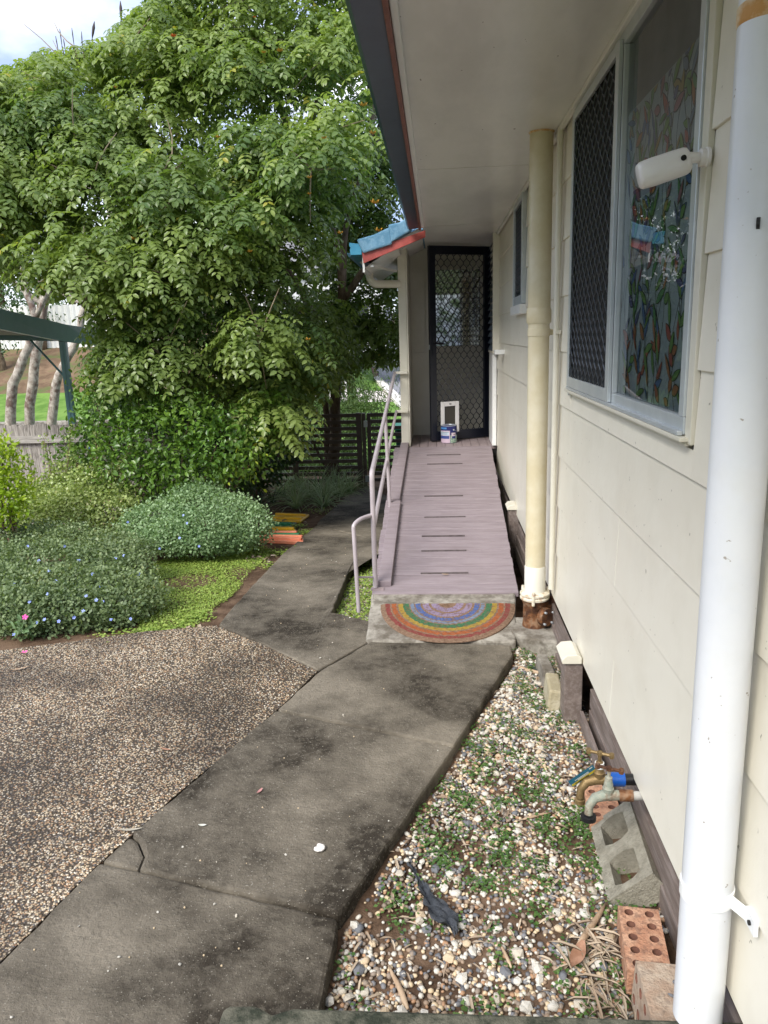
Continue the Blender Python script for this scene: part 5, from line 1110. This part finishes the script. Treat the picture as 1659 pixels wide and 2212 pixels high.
# ================================================================== SHRUBS AND PLANTS
def shrub(name, lab, spots, yy, m, dens, sz, width, cat='shrub', **k):
    cb = []
    for s_ in spots:
        x, y, r = s_[:3]; yv = s_[3] if len(s_) > 3 else yy; p = at_y(x, y, yv); cb.append((p.x, p.y, p.z, r, r*.9, r*(s_[4] if len(s_) > 4 else .8)))
    c0 = np.mean([b[:3] for b in cb], 0); zg = float(terrain(c0[0], c0[1])); t = thing(name, lab, cat, (c0[0], c0[1], zg))
    foliage('foliage', cb, dens, sz, m, t, width=width, **k)
    st_ = MB()
    for j, b in enumerate(cb): st_.tube(limb_path((c0[0]+(b[0]-c0[0])*.3, c0[1]+(b[1]-c0[1])*.3, zg-.02), b[:3], .08, 5, j), [.014, .012, .010, .008, .005], 6)
    obj('stems', st_, M_bark, t, smooth='all'); return t, cb
shrub('glossy_shrub', 'bright green glossy shrub in front of the tree, reaching over the paling fence', [(235, 890, .28, 6.9), (180, 955, .20, 7.0), (300, 870, .24, 6.9), (330, 940, .30, 6.7), (410, 905, .26, 6.8), (270, 985, .28, 6.7), (380, 1000, .29, 6.7), (470, 960, .28, 6.7), (540, 915, .22, 6.9), (590, 880, .16, 7.0), (520, 985, .23, 6.8), (440, 1030, .25, 6.8), (330, 1035, .25, 6.8), (580, 950, .15, 7.0), (200, 850, .13, 7.1), (150, 990, .13, 7.0)], 6.9, M_lshr, 1150, .056, 1.0, droop=.1, noise_amp=.5, blobtint=.5)
shrub('glossy_shrub', 'dark shaded shrub mass below the tree, behind the round bush', [(300, 1040, .38, 8.2), (390, 1040, .38, 8.2), (480, 1030, .38, 8.3), (545, 1000, .38, 8.7), (430, 960, .42, 8.5), (240, 1030, .32, 8.3), (600, 960, .34, 9.4), (340, 950, .42, 8.5), (520, 930, .42, 8.8), (250, 930, .4, 8.6), (200, 990, .25, 8.5), (440, 880, .42, 8.8), (340, 870, .42, 8.8), (560, 870, .4, 9.2), (610, 890, .32, 9.8)], 8.4, M_ldark, 700, .07, .9, droop=.3)  # fills the dark gap below the crown; shade is in its leaf colour
t_, jb_ = shrub('jade_shrub', 'pale speckled jade shrub with upright stems against the grey fence', [(110, 1080, .24, 6.6), (180, 1070, .26, 6.6), (240, 1090, .22, 6.5), (150, 1110, .28, 6.3), (80, 1120, .25, 6.3), (230, 1120, .24, 6.3), (270, 1110, .16, 6.4), (130, 1025, .10, 6.7), (200, 1030, .10, 6.6)], 6.5, M_ljade, 6000, .026, 1.7, tmpl='small', droop=-.2, noise_amp=.7, shell=(.55, 1.05))
spr = []
for (xa, ya, xb, yb) in ((85, 1060, 60, 985), (120, 1060, 95, 945), (140, 1050, 152, 925), (175, 1050, 128, 1000), (215, 1050, 208, 935), (230, 1060, 240, 1000), (240, 1040, 292, 960), (180, 1040, 160, 980), (60, 1080, 30, 1020), (270, 1090, 330, 1010), (250, 1060, 262, 985)):
    spr.append(limb_path(at_y(xa, ya, 6.6), at_y(xb, yb, 6.7), .05, 9, xa))
obj('upright_stems', (lambda m_: [m_.tube(p, [.007, .006, .006, .005, .005, .004, .004, .003, .002], 5) for p in spr] and m_)(MB()), M_bark, t_)
pp_ = np.array([tuple(p) for s_ in spr for p in s_ for _ in range(16)]); n = len(pp_)
scatter('stem_leaves', leaf_shape(SMALL_V, 1.6), SMALL_F, pp_+RNG.normal(0, .020, (n, 3)), frames(RNG.normal(size=(n, 3)), RNG.normal(size=(n, 3))+np.array([0, -.5, .5])), RNG.uniform(.016, .032, n), M_ljade, t_)
shrub('yellow_shrub', 'yellow green leafy shrub cut by the left edge of the frame', [(-10, 1000, .16, 5.6), (20, 1045, .15, 5.6), (0, 1080, .17, 5.5), (-30, 1040, .2, 5.6), (10, 975, .08, 5.6), (25, 1090, .09, 5.5)], 5.6, M_lyel, 3500, .042, .95, droop=-.3, noise_amp=.6)
rb_, rbb = shrub('round_bush', 'rounded grey green bush with tiny leaves beside the clover patch', [(430, 1105, .33, 6.35, .62), (360, 1125, .26, 6.2, .7), (500, 1120, .27, 6.3, .7), (540, 1135, .2, 6.25, .8), (310, 1140, .2, 6.1, .8), (440, 1145, .32, 6.0, .55), (380, 1155, .24, 5.95, .6), (500, 1155, .22, 6.05, .6), (425, 1075, .2, 6.5, .6), (325, 1165, .15, 5.9, .6)], 6.2, M_lround, 8500, .023, 1.5, tmpl='small', droop=-.3, noise_amp=.55, shell=(.7, 1.03))
bs_spots = []
rb2 = random.Random(4)
for (x, y, yy) in [(20, 1170, 5.6), (90, 1165, 5.6), (160, 1170, 5.5), (230, 1180, 5.4), (280, 1200, 5.3), (0, 1210, 5.1), (70, 1215, 5.0), (140, 1215, 5.0), (210, 1220, 4.9), (270, 1240, 4.8), (-10, 1265, 4.6), (50, 1265, 4.55), (110, 1270, 4.5), (170, 1270, 4.5), (230, 1275, 4.5), (280, 1290, 4.5), (0, 1320, 4.2), (60, 1325, 4.15), (125, 1320, 4.2), (190, 1315, 4.25), (245, 1315, 4.3), (-40, 1240, 4.8), (-50, 1310, 4.3)]:
    bs_spots.append((x, y, .20+rb2.uniform(-.02, .03), yy, .62))
bt_, bbl = shrub('flowering_shrub', 'low spreading shrub dotted with small blue flowers at the driveway edge', bs_spots, 4.9, M_lblue, 9000, .022, 1.5, tmpl='small', droop=-.3, noise_amp=.6, shell=(.6, 1.04))
def petals(par, pts, m, r, nm):
    for p in pts:
        mb = MB(); ax_ = Vector((rb2.uniform(-.5, .5), -1, rb2.uniform(.3, 1.2))).normalized(); u = ax_.orthogonal().normalized(); v = ax_.cross(u)
        for k in range(5):
            a = 2*PI*k/5; d_ = u*math.cos(a)+v*math.sin(a); e_ = u*math.cos(a+.5)+v*math.sin(a+.5); f_ = u*math.cos(a-.5)+v*math.sin(a-.5)
            mb.add([p, p+e_*r*.75, p+d_*r+ax_*r*.15, p+f_*r*.75], [(0, 1, 2, 3)])
        obj(nm, mb, m, par)
M_bfl = mat('blue_flower', (.20, .27, .75), .6, (.38, .46, .92), 60)
fl_ = [(50, 1108, 6), (158, 1124, 1), (395, 1104, 0), (84, 1214, 0), (106, 1238, 0), (28, 1225, 0), (152, 1303, 0), (128, 1405, 0), (216, 1303, 0), (222, 1347, 0), (160, 1395, 0), (390, 1134, 0), (270, 1180, 0), (395, 1225, 0), (442, 1233, 0), (344, 1234, 0), (232, 1150, 0)]
fpx = [(50, 1107), (157, 1123), (276, 1128), (396, 1113), (84, 1211), (106, 1233), (30, 1262), (218, 1267), (103, 1283), (186, 1347-60), (345, 1225-40), (388, 1222-60), (430, 1230-50), (96, 1338), (80, 1345), (127, 1342), (160, 1334), (222, 1300), (300, 1300-60), (378, 1300-70), (30, 1370), (282, 1367-30), (250, 1205), (268, 1200), (404, 1170-40), (240, 1338), (208, 1296), (350, 1260-30), (140, 1180), (60, 1180), (200, 1240), (170, 1210), (120, 1255), (64, 1300), (180, 1320)]
pts3 = []
dg = bpy.context.evaluated_depsgraph_get
for (x, y) in fpx:
    best = None; o_ = CO; r_ = ray(x, y); r_ = r_/np.linalg.norm(r_)
    for b in bbl+rbb:
        c_ = np.array(b[:3]); s_ = np.array(b[3:6])*1.06; oo = (o_-c_)/s_; dd_ = r_/s_; A_ = dd_.dot(dd_); B_ = 2*oo.dot(dd_); C_ = oo.dot(oo)-1; dis = B_*B_-4*A_*C_
        if dis > 0:
            t__ = (-B_-math.sqrt(dis))/(2*A_)
            if best is None or t__ < best: best = t__
    if best: pts3.append(Vector(o_+r_*(best-.01)))
petals(bt_, pts3, M_bfl, .0115, 'flower')
pk = thing('pink_flower_plant', 'small broad leaved plant with one pink flower among the blue flowered shrub', 'plant', tuple(at_y(50, 1360, 3.98)))
pk0 = at_y(52, 1352, 3.98); foliage('foliage', [(pk0.x, pk0.y, pk0.z, .045, .04, .04)], 5200, .05, M_lround, pk, width=.7, droop=-.3)
petals(pk, [at_y(54, 1333, 3.94)], mat('pink_petal', (.75, .08, .38), .5), .018, 'flower')
fp_ = A(53, 1411, .008); petals(None, [], M_petal, .01, 'x')
mbp = MB()
for k in range(5):
    a = 2*PI*k/5; mbp.add([fp_, fp_+Vector((math.cos(a-.4)*.014, math.sin(a-.4)*.014, .008)), fp_+Vector((math.cos(a)*.020, math.sin(a)*.020, .010)), fp_+Vector((math.cos(a+.4)*.014, math.sin(a+.4)*.014, .008))], [(0, 1, 2, 3)])
obj('fallen_flower', mbp, MATS['pink_petal'], cat='flower', label='pink five petalled flower fallen on the pebbled driveway', loc=fp_)
# variegated strap-leaved clumps, ferns and cordyline
def strap(name, c, n, L_, m, lab, group, wd=.012, arch=.9, spread=1.):
    t = thing(name, lab, 'plant', c, group=group); mb = MB(); r = random.Random(int(c[0]*991+c[1]*37))
    vs, fs, tn = [], [], []
    for i in range(n):
        a = r.uniform(0, 2*PI); l = L_*r.uniform(.6, 1.1); el = r.uniform(.5, 1.35); d_ = Vector((math.cos(a)*spread, math.sin(a)*spread, 0)); p = Vector(c)+d_*.015; v = d_*math.cos(el)+Vector((0, 0, math.sin(el))); s_ = d_.cross(Vector((0, 0, 1)))
        ti = r.random(); o0 = len(vs)
        for k in range(7):
            w_ = wd*(1-.85*(k/6)**1.5)*.5; vs += [p-s_*w_, p-Vector((0, 0, w_*.5)), p+s_*w_]; tn += [ti*.3+.7, ti*.3, ti*.3+.7]; p = p+v*(l/6); v = (v+Vector((0, 0, -arch*.28))).normalized()
        for k in range(6): q = o0+3*k; fs += [(q, q+1, q+4, q+3), (q+1, q+2, q+5, q+4)]
    mb.add(vs, fs); o = obj('leaves', mb, m, t)
    at_ = o.data.attributes.new('tint', 'FLOAT', 'POINT'); at_.data.foreach_set('value', np.array(tn, np.float32)); return t
sps = [(610, 1070), (640, 1085), (668, 1075), (700, 1082), (735, 1075), (755, 1068), (690, 1062), (650, 1060), (720, 1060), (625, 1050), (640, 1100), (700, 1095), (750, 1055)]
for i, (x, y) in enumerate(sorted(sps)):
    p = at_slope(x, y, -.05); strap('spider_plant', (p.x, p.y, float(terrain(p.x, p.y))), 64, .46, M_strap, 'cream striped strap leaved clump near the walk, %s of the row counting from the left' % ORDW[i], 'striped strap leaved clumps', wd=.017)
for i, (x, y) in enumerate(sorted(((500, 1090), (540, 1075), (560, 1095), (590, 1085), (470, 1075), (520, 1055), (602, 1050)))):
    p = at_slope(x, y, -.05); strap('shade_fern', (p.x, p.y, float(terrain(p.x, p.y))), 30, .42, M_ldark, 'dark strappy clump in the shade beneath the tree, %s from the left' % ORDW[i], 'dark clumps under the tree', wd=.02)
p = at_slope(630, 1040, -.05); strap('cordyline', (p.x, p.y, float(terrain(p.x, p.y))+.25), 24, .6, mat('dark_purple_leaf', (.018, .014, .02), .4, (.05, .03, .04), tint=True), 'dark purple sword leaved plant in front of the slat fence', None, wd=.035, arch=.4)
# ================================================================== PLASTIC TOY PANELS on the soil
def toy(lab, corners, m, h=.045, ribs=2):
    P4 = [at_slope(x, y, .0) for x, y in corners]; c = sum(P4, Vector())/4; t = thing('toy_panel', lab, 'toy panel', c, group='plastic toy panels beside the walk')
    a, b, c_, d = P4; zz = [float(terrain(p.x, p.y)) for p in P4]
    pl = [Vector((p.x, p.y, z_+.005)) for p, z_ in zip(P4, zz)]; upv = Vector((0, 0, h))
    obj('panel', MB().add(pl+[p+upv*.6 for p in pl], [(0, 1, 2, 3), (7, 6, 5, 4), (0, 4, 5, 1), (1, 5, 6, 2), (2, 6, 7, 3), (3, 7, 4, 0)]), m, t, bevel=.008)
    for k in range(ribs):
        u = (k+.5)/ribs; s0 = pl[0].lerp(pl[3], u)+upv*.75; s1 = pl[1].lerp(pl[2], u)+upv*.75
        obj('rib', MB().bar(s0.lerp(s1, .02), s0.lerp(s1, .96), .035, h*.5), m, t, bevel=.006)
tm = {n_: mat('toy_'+n_, c, .4, c2, 20, .05, 60) for n_, c, c2 in (('yellow', (.75, .42, .015), (.8, .5, .03)), ('green', (.01, .16, .07), (.02, .21, .09)), ('coral', (.72, .22, .12), (.78, .30, .18)))}
toy('topmost yellow ribbed plastic panel lying flat near the striped plants', [(575, 1120), (650, 1120), (668, 1106), (600, 1104)], tm['yellow'])
toy('green plastic panel directly under the edge of the topmost yellow one', [(572, 1134), (625, 1134), (640, 1124), (580, 1122)], tm['green'], ribs=1)
toy('thin yellow plastic panel above the upper coral one in the lower stack', [(566, 1142), (640, 1144), (636, 1134), (570, 1132)], tm['yellow'], ribs=1)
toy('upper coral plastic panel between yellow and green in the lower stack', [(562, 1150), (648, 1152), (642, 1143), (566, 1141)], tm['coral'], .05, 1)
toy('green plastic panel between two coral panels in the lower stack', [(560, 1155), (654, 1158), (648, 1150), (562, 1149)], tm['green'], .055, 1)
toy('lowest coral plastic panel, nearest the clover patch', [(556, 1164), (655, 1170), (658, 1158), (560, 1155)], tm['coral'], .06, 2)
pgp = at_y(196, 974, 9.0); pg_ = obj('blue_peg', MB().box(-.03, .03, -.015, .015, -.05, .05), M_blue, cat='peg', label='small bright blue clip on the paling fence behind the shrub', bevel=.01); pg_.location = pgp

# ================================================================== LITTER: sticks, sheaths, leaves, plastic
def stick(lab, a, b, r, m, w=1., group=None, nm='dry_stick', cat='stick', z=-.078):
    pa, pb2 = A(a[0], a[1], z), A(b[0], b[1], z); pts = limb_path(pa, pb2, .04, 6, int(a[0])); t = [r*.5, r, r, r*.9, r*.7, r*.25]
    mb = MB().tube(pts, t, 8); c = (pa+pb2)/2
    mb.v = [(v[0], v[1], z+(v[2]-z)*w) for v in mb.v]
    return obj(nm, mb, m, smooth='all', label=lab, cat=cat, group=group, loc=c)
stick('thick broken stick lying along the walk edge, lower left of the gravel', (732, 2185), (727, 2120), .013, M_sheath)
stick('long buff root running beside the walk edge above the broken stick', (760, 1985), (800, 1915), .013, M_sheath, z=-.078)
stick('pale split cane pointing up from the bottom edge of the gravel', (880, 2180), (838, 2085), .008, M_sheath)
stick('long dry cane leaning up towards the cinder block', (1245, 2045), (1310, 1950), .010, M_sheath, z=-.07)
stick('short pale pipe-like cane by the walk corner', (1080, 1475), (1105, 1500), .012, M_sheath, z=-.078)
stick('pale cane lying across black plastic at the pipe pad', (1115, 1440), (1175, 1455), .012, M_sheath, z=-.065)
stick('thin dry twig in the middle of the gravel', (1005, 1760), (1075, 1725), .004, M_dry)
stick('thin dry twig just left of the taps', (1130, 1770), (1190, 1755), .005, M_sheath)
stick('short dry twig low in the gravel near the bamboo litter', (1105, 2090), (1078, 2035), .005, M_sheath)
def leaf_obj(lab, px_, L_, Wd, ang, m, z=-.072, curl=.25, group=None, cat='leaf', nm='dry_leaf'):
    c = A(px_[0], px_[1], z); mb = MB(); vs = []; fs = []
    for i in range(9):
        t = i/8; w_ = Wd*math.sin(PI*min(max(t, .03), .97))**.7/2; zc_ = curl*L_*(t-.5)**2
        for j in (-1, 0, 1): vs.append(c+Vector(((t-.5)*L_*math.cos(ang)-j*w_*math.sin(ang), (t-.5)*L_*math.sin(ang)+j*w_*math.cos(ang), zc_+abs(j)*Wd*.15)))
    for i in range(8):
        for j in range(2): q = 3*i+j; fs.append((q, q+1, q+4, q+3))
    return obj(nm, mb.add(vs, fs), m, smooth='all', label=lab, cat=cat, group=group, loc=c)
M_bl = mat('brown_leaf', (.24, .12, .07), .6, (.36, .20, .13), 20)
leaf_obj('large reddish brown leaf near the foot of the bricks', (1248, 2065), .105, .038, 1.1, M_bl, z=-.062)
leaf_obj('curled buff leaf beside the walk edge above the root', (860, 1925), .08, .02, -.6, M_sheath)
leaf_obj('pair-like buff leaf next to the curled one on the gravel', (830, 1955), .09, .018, -.9, M_sheath)
leaf_obj('dry leaf lying on the lowest ramp planks', (962, 1241), .045, .014, -.2, M_sheath, z=.095)
leaf_obj('slender grey leaf across the driveway edge by the cracked slab corner', (280, 1793), .085, .012, .1, mat('grey_leaf', (.33, .3, .24), .8), z=.004)
leaf_obj('small pinkish leaf on the walk below the second joint', (561, 1709), .035, .012, 1.2, mat('pink_leaf', (.42, .2, .19), .7), z=.006)
leaf_obj('slender brown leaf on the driveway pebbles, mid left', (358, 1619), .05, .012, -.3, M_bl, z=.004)
leaf_obj('small pale leaf on the walk beside two white petals', (437, 1783), .028, .012, 0, mat('pale_leaf', (.5, .5, .44), .7), z=.006)
leaf_obj('long pale leaf on the driveway near the pink flower', (43, 1445), .09, .012, .5, M_sheath, z=.004)
# white flower petal lump
wp = A(690, 1834, .005); mbw = MB()
for k in range(9): a = random.uniform(0, 6.28); q = wp+Vector((math.cos(a)*.010, math.sin(a)*.010, 0)); mbw.lathe([(.002, 0), (.010, .004), (.008, .009), (.001, .011)], q, 7)
obj('fallen_blossom', mbw, mat('white_petal', (.80, .76, .72), .6, (.85, .5, .5), 60, lo=.6, hi=.75), smooth='all', cat='blossom', label='crumpled white and pink blossom lying on the middle slab', loc=wp)
for i, (x, y) in enumerate(sorted(((468, 1862), (395, 1829), (617, 1846), (602, 1523), (692, 1421), (742, 1545), (388, 2083), (257, 2067), (463, 1953), (341, 1970), (171, 2000), (665, 2070), (756, 1334), (510, 1978), (25, 2197), (718, 1388)), key=lambda q: -q[1])):
    o = bpy.data.objects.new('pebble', smeshes[(0, 1, 4)[i % 3]]); COL.objects.link(o); p = A(x, y, .004); o.location = p; s_ = .0065*(1.0 if i % 2 else .8)*(1 if y > 1600 else 1.4); o.scale = (s_, s_*.8, s_*.6); o.rotation_euler = (.2*i, .3, i)
    o['label'] = 'small pale pebble loose on the concrete walk, %s counting up from the bottom edge' % ORDW[i]; o['category'] = 'pebble'; o['group'] = 'loose pebbles on the walk'
# torn black plastic in the gravel
def sheet(lab, pxs, m, z, nm='black_plastic', cat='plastic scrap'):
    fine_ = []
    for (a0, a1, ya), (b0, b1, yb) in zip(pxs, pxs[1:]):
        for k in range(3):
            t = k/3; fine_.append((a0+(b0-a0)*t+random.uniform(-3.5, 3.5), a1+(b1-a1)*t+random.uniform(-4, 4), ya+(yb-ya)*t))
    pxs = fine_+[pxs[-1]]
    mb = MB(); L_ = [(A(x0, y, z), A(x1, y, z)) for x0, x1, y in pxs]; vs = []; n = 7
    for a, b in L_:
        for i in range(n): t = i/(n-1); p = a.lerp(b, t); vs.append((p.x, p.y, z+.008+.007*math.sin(i*2.3+p.y*110)+.006*math.sin(p.x*190+p.y*60)+random.uniform(-.002, .002)))
    fs = [(r_*n+i, r_*n+i+1, (r_+1)*n+i+1, (r_+1)*n+i) for r_ in range(len(L_)-1) for i in range(n-1)]
    c = L_[0][0]; return obj(nm, mb.add(vs, fs), m, smooth='all', label=lab, cat=cat, loc=c)
M_bp = mat('torn_plastic', (.022, .026, .032), .6, (.05, .055, .065), 30, .5, 60)
sheet('torn black weed mat poking through the gravel', [(884, 888, 1832), (878, 888, 1850), (880, 900, 1872), (893, 901, 1888), (900, 912, 1908), (907, 928, 1930), (914, 952, 1950), (919, 972, 1964), (926, 984, 1978), (936, 990, 1992), (972, 989, 2008), (982, 988, 2022)], M_bp, -.064)
sheet('wrinkled black plastic against the pipe pad', [(1118, 1165, 1430), (1110, 1172, 1438), (1120, 1160, 1448), (1130, 1150, 1456)], M_bp, -.076)
# lines overhead? none; window putty etc. left out
for o in list(bpy.data.objects):
    if o.name.startswith('x'): bpy.data.objects.remove(o)
print('objects', len(bpy.data.objects), 'tris', sum(len(m.polygons) for m in bpy.data.meshes))
